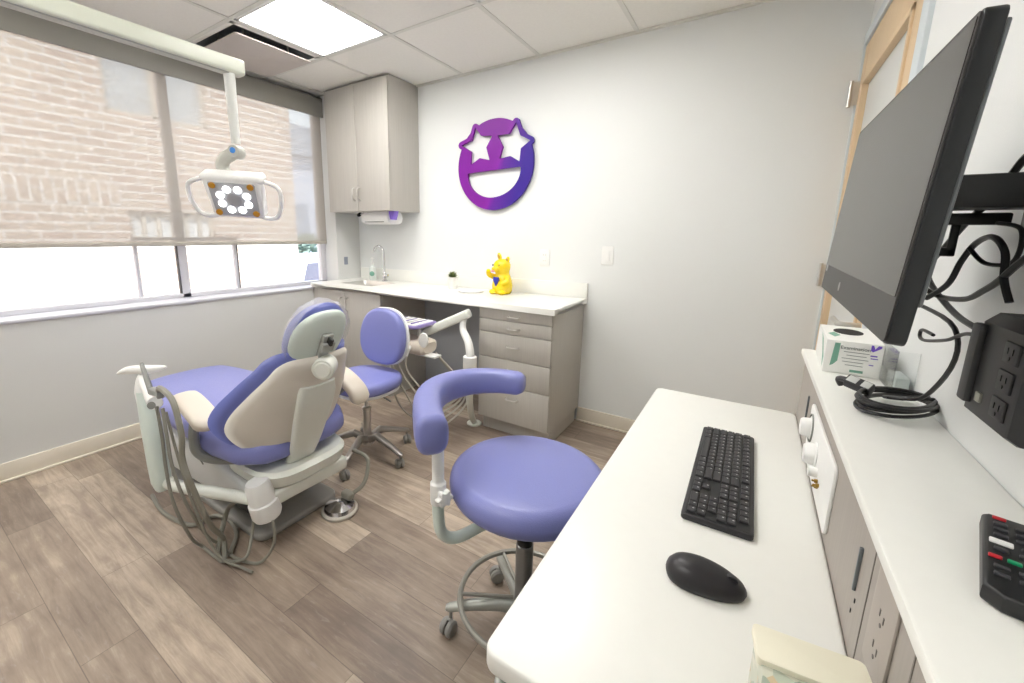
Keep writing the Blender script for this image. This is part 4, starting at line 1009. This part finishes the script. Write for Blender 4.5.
for k in range(4):
    x = 1.25+k*.06
    bm = B(); tube(bm, [(x, -.93, .62), (x, -.99, .60), (x+.005, -1.015, .56)], [.012, .013, .008], 10); hp_ = obj('handpiece', bm, WHITEP, t)
    bm = B(); sw = [(x+.005, -1.015, .56), (x+.02, -1.01, .45), (x+.05+.04*k, -.96+.02*k, .22), (x+.10+.02*k, -.88, .10+.02*k), (x+.16, -.80, .10), (1.62+.02*k, -.72, .28), (1.50, -.82, .55)]
    tube(bm, sw, .006, 8, 8); obj('hose', bm, HOSE_W, hp_)
bm = B(); box(bm, (1.42, -.93, .545), (1.58, -.86, .56), .006); obj('side_shelf', bm, WHITEP, t)
bm = B(); prism(bm, [(.03*math.cos(a*PI/12), .045*math.sin(a*PI/12)) for a in range(24)], 0, .03, M=axes((1.50, -.93, .655), (.85, .5, 0), (0, 0, 1), (.5, -.85, 0)), bev=.008); obj('touch_pad', bm, WHITEP, t)

for o_ in t.children:
    if o_.name.split('.')[0] in ('tray', 'tray_post', 'control_head', 'handpiece', 'side_shelf', 'touch_pad'): o_.location.y += .085

# ================================================================== DESK SIDE
DK = .746
t = thing('desk', 'narrow white-topped desk along the right wall in the foreground', 'desk', (3.06, -1.75, 0))
bm = B(); prism(bm, rrect(2.862, -2.325, 3.2617, -1.155, .02, 8), DK-.032, DK, bev=.006, seg=3); obj('desk_top', bm, COUNTER, t)
bm = B(); box(bm, (2.885, -2.30, .0), (2.905, -1.18, DK-.033)); box(bm, (2.905, -1.20, 0), (3.252, -1.18, DK-.033)); box(bm, (2.905, -2.30, .6), (3.252, -2.285, DK-.033)); box(bm, (3.236, -2.285, 0), (3.252, -1.20, DK-.033)); obj('desk_side', bm, DESKSIDE, t)
for k in range(2):
    bm = B(); box(bm, (2.935+k*.16, -2.302, .11), (2.935+k*.16+.15, -2.318, DK-.05), .002); dd = obj('door', bm, mat('pale_laminate', (206, 206, 200), .5), t)
# ledge and riser
LZ = .953
t = thing('wall_ledge', 'long white-topped ledge with taupe riser running along the right wall', 'ledge', (3.33, -2.3, 0))
bm = B(); prism(bm, rrect(3.250, -3.6, XR-.001, -1.155, .006, 3), LZ-.016, LZ, bev=.003); obj('ledge_top', bm, COUNTER, t)
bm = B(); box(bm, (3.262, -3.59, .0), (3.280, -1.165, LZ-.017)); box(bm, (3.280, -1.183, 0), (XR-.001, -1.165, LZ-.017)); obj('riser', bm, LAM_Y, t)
for y in (-2.085, -2.235): bm = B(); box(bm, (3.2612, y-.0012, DK+.002), (3.2625, y+.0012, LZ-.017)); obj('panel_joint', bm, mat('joint_taupe', (122, 116, 110), .6), t)
RX = axes((3.262, 0, 0), (0, -1, 0), (0, 0, 1), (-1, 0, 0))      # local x -> -y, local y -> z, local z -> out of the riser
t = thing('gas_outlet', 'white rounded plate with white connector knobs on the taupe riser', 'outlet plate', (3.25, -1.62, .83))
bm = B(); prism(bm, rrect(1.475, .762, 1.83, .892, .015), 0, .006, M=RX, bev=.002); obj('plate', bm, WHITEP, t)
for x, z in ((1.525, .845), (1.635, .828)):
    bm = B(); lathe(bm, [(0, 0), (.026, 0), (.027, .003), (.023, .005), (.021, .018), (.018, .022), (0, .023)], (0, 0, 0), 28, M=RX @ Matrix.Translation((x, z, .005))); obj('connector', bm, WHITEP, t)
bm = B(); lathe(bm, [(.033, 0), (.033, .003), (.0315, .003), (.0315, 0)], (0, 0, 0), 28, M=RX @ Matrix.Translation((1.525, .845, .006))); obj('connector_ring', bm, GREYP, t)
bm = B(); lathe(bm, [(0, 0), (.010, 0), (.010, .016), (0, .018)], (0, 0, 0), 16, M=RX @ Matrix.Translation((1.685, .812, .005))); obj('small_valve', bm, WHITEP, t)
bm = B()
for k in range(3): lathe(bm, [(0, 0), (.004, 0), (.004, .006), (.002, .007), (.002, .010), (0, .011)], (0, 0, 0), 10, M=RX @ Matrix.Translation((1.705+.009*k, .803-.007*(k%2), .005)))
obj('brass_fitting', bm, GOLD, t)
for y, z0_, z1_, lab in ((1.375, .815, .875, 'thin grey metal pull strip above the white connector plate'), (2.037, .822, .885, 'thin grey metal pull strip on the riser near the cream box')):
    bm = B(); box(bm, (y-.0025, z0_, 0), (y+.0025, z1_, .004), .001, M=RX); tag(obj('pull_strip', bm, mat('strip_steel', (120, 126, 132), .35, metal=.8)), lab, 'pull')
t = thing('riser_outlet', 'taupe double power outlet on the riser behind the cream box', 'outlet', (3.25, -2.15, .86))
bm = B(); prism(bm, rrect(2.115, .80, 2.19, .92, .005), 0, .003, M=RX, bev=.001); obj('plate', bm, mat('taupe_plate', (168, 160, 152), .5), t)
for z in (.84, .88):
    bm = B()
    for dx in (-.007, .007): box(bm, (2.1525+dx-.0012, z-.004, .002), (2.1525+dx+.0012, z+.004, .0036), M=RX)
    lathe(bm, [(0, .002), (.0025, .002), (.0025, .0036), (0, .0036)], (0, 0, 0), 10, M=RX @ Matrix.Translation((2.1525, z-.011, 0))); obj('socket', bm, mat('taupe_shadow', (104, 98, 94), .6), t)
bm = B()
for y, z in ((2.045, .812), (2.036, .79)): box(bm, (y-.001, z-.003, .0), (y+.001, z+.003, .001), M=RX)
tag(obj('screw_marks', bm, CHARC), 'two small dark screw marks on the riser below the pull strip', 'screws')

# keyboard: long axis along the desk, space bar towards the room
kb = thing('keyboard', 'black full-size keyboard on the white desk', 'keyboard', (3.097, -1.670, DK), math.radians(.3))
KL, KW = .448, .114     # local: x = across (function row at +x), y = along (numpad at -y)
bm = B(); prism(bm, rrect(-KW/2-.002, -KL/2, KW/2+.002, KL/2, .008), 0, .013, bev=.003); obj('keyboard_body', bm, CHARC, kb, keep=True)
bm = B(); prism(bm, rrect(-KW/2+.004, -KL/2+.005, KW/2-.004, KL/2-.005, .004), .013, .0135); obj('key_bed', bm, BLACK, kb, keep=True)
KEYM = mat('keycap', (52, 51, 54), .5, var=.05); LEG = mat('key_legend', (190, 190, 190), .6)
U = (KL-.014)/22.6; V_ = (KW-.012)/6.15
rows = [[1, .3, 1, 1, 1, 1, .2, 1, 1, 1, 1, .2, 1, 1, 1, 1, .4, 1, 1, 1, .4, 1, 1, 1, 1],
        [1]*13+[2, -.25, 1, 1, 1, -.25, 1, 1, 1, 1], [1.5]+[1]*12+[1.5, -.25, 1, 1, 1, -.25, 1, 1, 1, 1],
        [1.75]+[1]*11+[2.25, -3.5, 1, 1, 1], [2.25]+[1]*10+[2.75, -1.25, 1, -1.25, 1, 1, 1, 1],
        [1.25, 1.25, 1.25, 6.25, 1.25, 1.25, 1.25, 1.25, -.25, 1, 1, 1, -.25, 2, 1, 1]]
rows[0] = [1, -.3, 1, 1, 1, 1, -.2, 1, 1, 1, 1, -.2, 1, 1, 1, 1, -.55, 1, 1, 1, -.25, 1, 1, 1, 1]
def key_mesh(wu, big=False):
    bm = B(); a = wu*U-.0022; h_ = V_-.0022; x0_, y0_ = h_/2, a/2
    r0 = [(-x0_, -y0_), (x0_, -y0_), (x0_, y0_), (-x0_, y0_)]
    loft(bm, [[(x, y, 0) for x, y in r0], [(x*.99, y*.99, .004) for x, y in r0], [(x-math.copysign(.0013, x), y-math.copysign(.0013, y), .0056) for x, y in r0]])
    if wu < 3:
        for s_ in (0, ):
            q = bmesh.new(); c = (h_*.18, a*.5-.0055 if wu > 1.2 else a*.12)
            for p in ((-.0016, -.0012), ): q.faces.new([q.verts.new((c[0]+x, c[1]+y, .0058)) for x, y in ((-.0016, -.0011), (.0016, -.0011), (.0016, .0011), (-.0016, .0011))])
            merge(bm, q, 1)
    bmesh.ops.recalc_face_normals(bm, faces=bm.faces[:]); me = bpy.data.meshes.new('key'); bm.to_mesh(me); bm.free(); me.materials.append(KEYM); me.materials.append(LEG); return me
kc = {}
for r_i, row in enumerate(rows):
    x = KW/2-.006-V_*(r_i+.5)-(.15*V_ if r_i else 0); yy_ = KL/2-.007
    for w_ in row:
        if w_ < 0: yy_ += w_*U; continue
        if w_ not in kc: kc[w_] = key_mesh(w_)
        o = bpy.data.objects.new('key', kc[w_]); COL.objects.link(o); o.parent = kb; o.location = (x, yy_-w_*U/2, .0125); yy_ -= w_*U
# mouse
ms = thing('computer_mouse', 'black computer mouse on the white desk in front of the keyboard', 'mouse', (3.094, -2.041, DK), math.radians(6))
bm = B(); rings = []
for z, sx, sy, ox in ((0, .050, .030, 0), (.002, .054, .033, 0), (.010, .056, .034, 0), (.018, .053, .031, -.001), (.026, .044, .026, -.004), (.032, .031, .018, -.008), (.0345, .014, .009, -.010)):
    rings.append([(ox+x+(0 if x < 0 else 0), y*(1-.12*(x/.056)), z-.12*max(0, x)*z/.035) for x, y in superell(sx, sy, 2.3, 36)])
loft(bm, rings); obj('body', bm, mat('mouse_black', (34, 32, 36), .42, var=.05), ms, keep=True, sharp=60)
bm = B(); lathe(bm, [(0, -.0035), (.009, -.0035), (.010, 0), (.009, .0035), (0, .0035)], (.034, 0, .0195), 20, ax=(0, 1, 0)); obj('scroll_wheel', bm, CHARC, ms, keep=True)
bm = B(); box(bm, (.012, -.0006, .022), (.05, .0006, .0235)); obj('button_seam', bm, BLACK, ms, keep=True) if False else bm.free()

# cream topped box near the bottom of the frame
t = thing('tissue_box', 'cream-topped patterned cardboard box on the desk at the bottom edge', 'box', (3.203, -2.24, DK), math.radians(6))
PAT = bpy.data.materials.new('mottled_print'); PAT.use_nodes = True; nt = PAT.node_tree; b = nt.nodes['Principled BSDF']
vz = nt.nodes.new('ShaderNodeTexVoronoi'); vz.inputs['Scale'].default_value = 60; tcc = nt.nodes.new('ShaderNodeTexCoord'); rmp = nt.nodes.new('ShaderNodeValToRGB')
nt.links.new(tcc.outputs['Object'], vz.inputs['Vector']); sepc = nt.nodes.new('ShaderNodeSeparateColor'); nt.links.new(vz.outputs['Color'], sepc.inputs[0]); nt.links.new(sepc.outputs[0], rmp.inputs[0])
e = rmp.color_ramp.elements; e[0].color = (*lin((150, 160, 144)), 1); e[1].color = (*lin((214, 212, 196)), 1); e[1].position = .7; q = e.new(.3); q.color = (*lin((170, 180, 164)), 1); q = e.new(.9); q.color = (*lin((190, 168, 130)), 1)
nt.links.new(rmp.outputs[0], b.inputs['Base Color'])
bm = B(); box(bm, (-.046, -.055, .0), (.044, .052, .088), .002); obj('carton', bm, PAT, t, keep=True)
bm = B(); prism(bm, rrect(-.050, .008, .050, .056, .006), .084, .094, bev=.0015); obj('lid', bm, mat('cream_card', (232, 228, 208), .6), t, keep=True)

# ================================================================== ON THE LEDGE
t = thing('glove_box', 'white and green glove box with dark oval opening on the ledge', 'box', (3.328, -1.30, LZ), math.radians(-2))
GX, GY, GZ = .052, .10, .082
bm = B(); box(bm, (-GX, -.105, 0), (GX, .12, GZ), .0015); obj('carton', bm, mat('white_card', (238, 238, 234), .5), t, keep=True)
bm = B(); prism(bm, [(.030*math.cos(a*PI/12), .03+.045*math.sin(a*PI/12)) for a in range(24)], GZ, GZ+.0008); obj('opening', bm, mat('dark_glove_opening', (22, 16, 20), .7), t, keep=True, label='dark oval opening')
GFR = axes((0, -.1055, 0), (1, 0, 0), (0, 0, 1), (0, -1, 0))
GREEN = mat('green_print', (60, 150, 90), .5); PURP = mat('purple_print', (110, 80, 190), .5); INK = mat('grey_print', (110, 116, 116), .6)
bm = B(); prism(bm, [(-.040, .018), (-.034, .022), (-.027, .032), (-.026, .076), (-.036, .076)], 0, .0007, M=GFR); box(bm, (-.002, .008, 0), (.022, .014, .0007), M=GFR)
q = [(-.0525, -.085, .006), (-.0525, -.09, .035), (-.0525, -.03, .07), (-.0525, .02, .08), (-.0525, -.05, .04)]
bm.faces.new([bm.verts.new(p) for p in q]); bm.faces.new([bm.verts.new(p) for p in [(-.034, -.06, GZ+.0005), (-.02, -.03, GZ+.0005), (-.03, .01, GZ+.0005), (-.045, -.02, GZ+.0005)]]); obj('green_flash', bm, GREEN, t, keep=True)
bm = text_mesh('Examination', .011, GFR @ Matrix.Translation((.002, .066, 0)))
for k, (a, b_) in enumerate(((-.018, .028), (-.012, .024), (-.02, .028), (-.018, .02), (-.012, .02))): box(bm, (a, .056-.008*k, 0), (b_, .0572-.008*k, .0006), M=GFR)
obj('printing', bm, INK, t, keep=True)
bm = B(); prism(bm, [(.029, .066), (.033, .063), (.047, .074), (.047, .079), (.041, .079), (.036, .070), (.033, .079), (.029, .079)], 0, .0007, M=GFR); box(bm, (.03, .052, 0), (.042, .055, .0007), M=GFR); box(bm, (.031, .046, 0), (.044, .048, .0007), M=GFR); box(bm, (.03, .03, 0), (.038, .032, .0007), M=GFR); obj('purple_mark', bm, PURP, t, keep=True)
t = thing('acrylic_holder', 'clear acrylic holder between the glove box and the wall', 'holder', (3.395, -1.43, LZ))
ACR = glass_mat('clear_acrylic', (.98, .985, .985), .1)
bm = B(); box(bm, (3.378, -1.50, LZ), (3.412, -1.40, LZ+.003)); box(bm, (3.378, -1.502, LZ), (3.412, -1.499, LZ+.09)); box(bm, (3.377, -1.50, LZ), (3.380, -1.40, LZ+.09)); obj('shell', bm, ACR, t)
bm = B(); box(bm, (3.385, -1.49, LZ+.003), (3.408, -1.42, LZ+.03), .003); obj('insert', bm, mat('frosted_insert', (206, 214, 212), .4), t)

# coiled cable with plug
cc = Vector((3.358, -1.635, LZ)); pts = []; rnd = random.Random(5)
for k in range(5*14+1):
    a = 2*PI*k/14+.6; w_ = k/14; rx_ = .052+.004*math.sin(w_*2.1); ry_ = .075+.005*math.cos(w_*1.7)
    ca = math.cos(a); sa = math.sin(a); z = .006+.0042*w_+.003*math.sin(a*1.0+w_)
    x = rx_*ca; y = ry_*sa; th = math.radians(28); pts.append(cc+Vector((x*math.cos(th)-y*math.sin(th)*-1, -x*math.sin(th)*.5+y*math.cos(th), z+.002)))
t = thing('cable_coil', 'black coiled monitor cable with plug lying on the white ledge', 'cable', tuple(cc))
pts2 = pts+[Vector(p) for p in ((3.335, -1.66, .985), (3.365, -1.70, 1.00), (3.372, -1.74, 1.03), (3.372, -1.792, 1.084), (3.372, -1.796, 1.124), (3.37, -1.756, 1.149), (3.36, -1.668, 1.160), (3.34, -1.60, 1.17), (3.31, -1.60, 1.20))]
bm = B(); tube(bm, pts2, .0034, 8, 3); obj('cable', bm, BLACKG, t)
PM = axes(cc+Vector((-.048, .035, .030)), Vector((.75, -.6, -.15)).normalized(), Vector((.5, .75, .45)).normalized(), Vector((.75, -.6, -.15)).normalized().cross(Vector((.5, .75, .45)).normalized()))
bm = B(); box(bm, (-.026, -.012, -.009), (.022, .012, .009), .003, 2, M=PM); tube(bm, [PM @ Vector((-.026, 0, 0)), PM @ Vector((-.04, 0, -.006)), PM @ Vector((-.035, .0, -.02))], .006, 8); pl = obj('plug', bm, CHARC, t)
bm = B(); box(bm, (-.022, -.009, .0085), (-.004, .009, .0098), .001, M=PM); box(bm, (.004, -.009, .0085), (.019, .009, .0098), .001, M=PM); obj('sticker', bm, mat('grey_sticker', (196, 198, 196), .5), pl)

# remote control
t = thing('remote_control', 'black television remote with coloured buttons lying on the ledge at right', 'remote control', (3.355, -2.11, LZ), math.radians(-17))
bm = B(); prism(bm, [(-.024, -.078), (-.012, -.088), (.012, -.088), (.024, -.078), (.026, .074), (.022, .08), (-.022, .08), (-.026, .074)], 0, .018, bev=.004, seg=3); obj('case', bm, BLACK, t, keep=True)
def rb(name, x, y, m, w_=.005, h_=.0028):
    bm = B(); box(bm, (x-w_, y-h_, .0175), (x+w_, y+h_, .0202), .001); return obj(name, bm, m, t, keep=True)
RED = mat('red_button', (190, 40, 50), .4); GRN = mat('green_button', (20, 150, 100), .4); YLB = mat('yellow_button', (190, 170, 50), .4); BLB = mat('blue_button', (50, 80, 180), .4); DKB = mat('dark_button', (58, 58, 62), .5)
rb('power_button', -.014, .070, RED); rb('white_button', -.013, .012, WHITEP, .008, .0045)
for y in (.056, .042, .028): [rb('button', x, y, DKB) for x in (-.013, .002, .016)]
for y in (.012, ): [rb('button', x, y, DKB) for x in (.002+.003, .018)]
for x in (-.013, .003, .017): rb('button', x, -.004, DKB)
for x, m_ in ((-.017, RED), (-.005, GRN), (.007, YLB), (.019, BLB)): rb('colour_button', x, -.022, m_, .0045)
for y in (-.040, -.055): [rb('button', x, y, DKB) for x in (-.013, .002, .016)]

# ================================================================== MONITOR ON WALL BRACKET
mc = Vector((3.231, -1.879, 1.324)); ya, ti = .005, .063
w_ax = Vector((math.sin(ya), math.cos(ya), 0)); n_ax = Vector((-math.cos(ya), math.sin(ya), 0)); h_ax = Vector((0, 0, 1))*math.cos(ti)-n_ax*math.sin(ti); n_ax = n_ax*math.cos(ti)+Vector((0, 0, 1))*math.sin(ti)
ro = .010; w2 = w_ax*math.cos(ro)+h_ax*math.sin(ro); h2 = h_ax*math.cos(ro)-w_ax*math.sin(ro)
MM = axes(mc, w2, h2, n_ax)
t = thing('monitor', 'black flat monitor turned edge-on, mounted above the desk on the right wall', 'monitor', tuple(mc))
Wm, Hm = .54, .297
bm = B(); prism(bm, rrect(-Wm/2, -Hm/2, Wm/2, Hm/2, .008), -.0150, 0, M=MM, bev=.002); obj('casing', bm, mat('monitor_black', (24, 27, 30), .38), t)
bm = B(); prism(bm, rrect(-Wm/2+.002, -Hm/2+.002, Wm/2-.002, Hm/2-.002, .006), 0, .0015, M=MM); obj('front_bezel', bm, mat('bezel_dark', (46, 44, 44), .45), t)
SCM = mat('screen_off', (54, 50, 49), .22, var=.01, spec=.3)
bm = B(); prism(bm, rrect(-Wm/2+.006, -Hm/2+.048, Wm/2-.006, Hm/2-.006, .001), .0012, .0022, M=MM); obj('screen', bm, SCM, t)
bm = B(); prism(bm, [(.007*math.cos(a*PI/12)+.06, -Hm/2+.024+.007*math.sin(a*PI/12)) for a in range(24)], .0014, .0022, M=MM); obj('round_logo', bm, mat('logo_grey', (140, 138, 138), .4), t)
bm = B(); box(bm, (Wm/2-.03, -Hm/2+.036, .001), (Wm/2-.012, -Hm/2+.05, .002), M=MM); obj('corner_sticker', bm, mat('pale_sticker', (160, 158, 160), .4), t)
bm = B(); box(bm, (-Wm/2+.004, -Hm/2+.04, -.0190), (Wm/2-.004, Hm/2-.01, -.0145), .003, M=MM); obj('back_cover', bm, mat('silver_back', (110, 114, 118), .35, metal=.4), t)
t = thing('monitor_bracket', 'black steel wall bracket holding the monitor', 'bracket', (XR, -1.85, 1.35))
bm = B(); box(bm, (XR-.010, -1.90, 1.29), (XR-.001, -1.79, 1.385), .003); obj('wall_plate', bm, BLACK, t)
bm = B(); box(bm, (3.275, -1.87, 1.318), (XR-.010, -1.80, 1.362), .004); obj('arm', bm, BLACK, t)
bm = B(); box(bm, (3.256, -1.88, 1.28), (3.276, -1.78, 1.375), .003); obj('mount_plate', bm, BLACK, t)
bm = B(); box(bm, (3.286, -1.80, 1.298), (3.395, -1.785, 1.315), .003); box(bm, (3.286, -1.79, 1.252), (3.35, -1.772, 1.266), .003); box(bm, (3.34, -1.79, 1.252), (3.35, -1.785, 1.30), .002); obj('cable_tray', bm, BLACK, t)
def cable(lab, pts, r):
    bm = B(); tube(bm, pts, r, 8, 8); tag(obj('cable', bm, BLACKG), lab, 'cable', 'black cables behind the monitor')
cable('thick black cable crossing the bracket and drooping to the surge protector', [(3.40, -1.93, 1.42), (3.37, -1.889, 1.385), (3.365, -1.86, 1.36), (3.365, -1.815, 1.329), (3.36, -1.776, 1.306), (3.36, -1.70, 1.263), (3.36, -1.66, 1.240), (3.36, -1.655, 1.213), (3.365, -1.69, 1.189), (3.37, -1.766, 1.165), (3.37, -1.838, 1.157), (3.375, -1.925, 1.15)], .0042)
cable('black cable sagging from the wall to behind the lower monitor corner', [(3.40, -2.0, 1.29), (3.375, -1.951, 1.268), (3.37, -1.92, 1.25), (3.37, -1.88, 1.225), (3.37, -1.843, 1.208), (3.37, -1.791, 1.19), (3.36, -1.73, 1.186), (3.34, -1.70, 1.20)], .0040)
cable('black cable making a round loop under the bracket', [(3.35, -1.71, 1.18), (3.36, -1.75, 1.208), (3.365, -1.764, 1.245), (3.37, -1.784, 1.272), (3.37, -1.833, 1.281), (3.37, -1.877, 1.262), (3.37, -1.893, 1.227), (3.375, -1.905, 1.20)], .0040)
cable('thin black cable ending in a small loop beneath the monitor', [(3.375, -1.925, 1.14), (3.37, -1.835, 1.145), (3.37, -1.761, 1.121), (3.37, -1.68, 1.103), (3.37, -1.645, 1.100), (3.37, -1.635, 1.107), (3.37, -1.645, 1.116), (3.37, -1.70, 1.117)], .0028)
cable('thin black cable looping flat behind the bracket arm', [(3.36, -1.80, 1.265), (3.37, -1.83, 1.245), (3.385, -1.86, 1.25), (3.385, -1.86, 1.29), (3.375, -1.82, 1.30)], .0028)
t = thing('surge_protector', 'dark grey plug-in surge protector tower on the wall beneath the monitor', 'power strip', (3.38, -1.98, 1.06))
SG = mat('surge_dark', (50, 50, 52), .5); bm = B()
prism(bm, [(3.349, 1.066), (3.36, 1.058), (3.412, 1.052), (3.412, 1.19), (3.36, 1.19), (3.349, 1.178)], 1.93, 2.045, M=axes((0, 0, 0), (1, 0, 0), (0, 0, 1), (0, -1, 0)), bev=.005); obj('case', bm, SG, t)
bm = B(); box(bm, (3.342, -1.948, 1.075), (3.352, -1.926, 1.175), .003); obj('side_fin', bm, mat('surge_fin', (62, 62, 64), .5), t)
for k in range(3):
    z = 1.155-.032*k
    bm = B(); box(bm, (3.3465, -2.034, z-.012), (3.3495, -2.002, z+.012), .002); s_ = obj('socket', bm, CHARC, t)
    bm = B()
    for dy in (-.007, .007): box(bm, (3.3458, -2.018+dy*.8-.001, z-.001), (3.347, -2.018+dy*.8+.001, z+.006))
    lathe(bm, [(0, 0), (.0025, 0), (.0025, .001), (0, .001)], (3.3468, -2.018, z-.006), 10, ax=(-1, 0, 0)); obj('slot', bm, BLACK, s_)
bm = B(); box(bm, (3.3465, -1.975, 1.083), (3.350, -1.962, 1.095), .001); obj('indicator', bm, mat('pale_indicator', (150, 150, 140), .4), t)
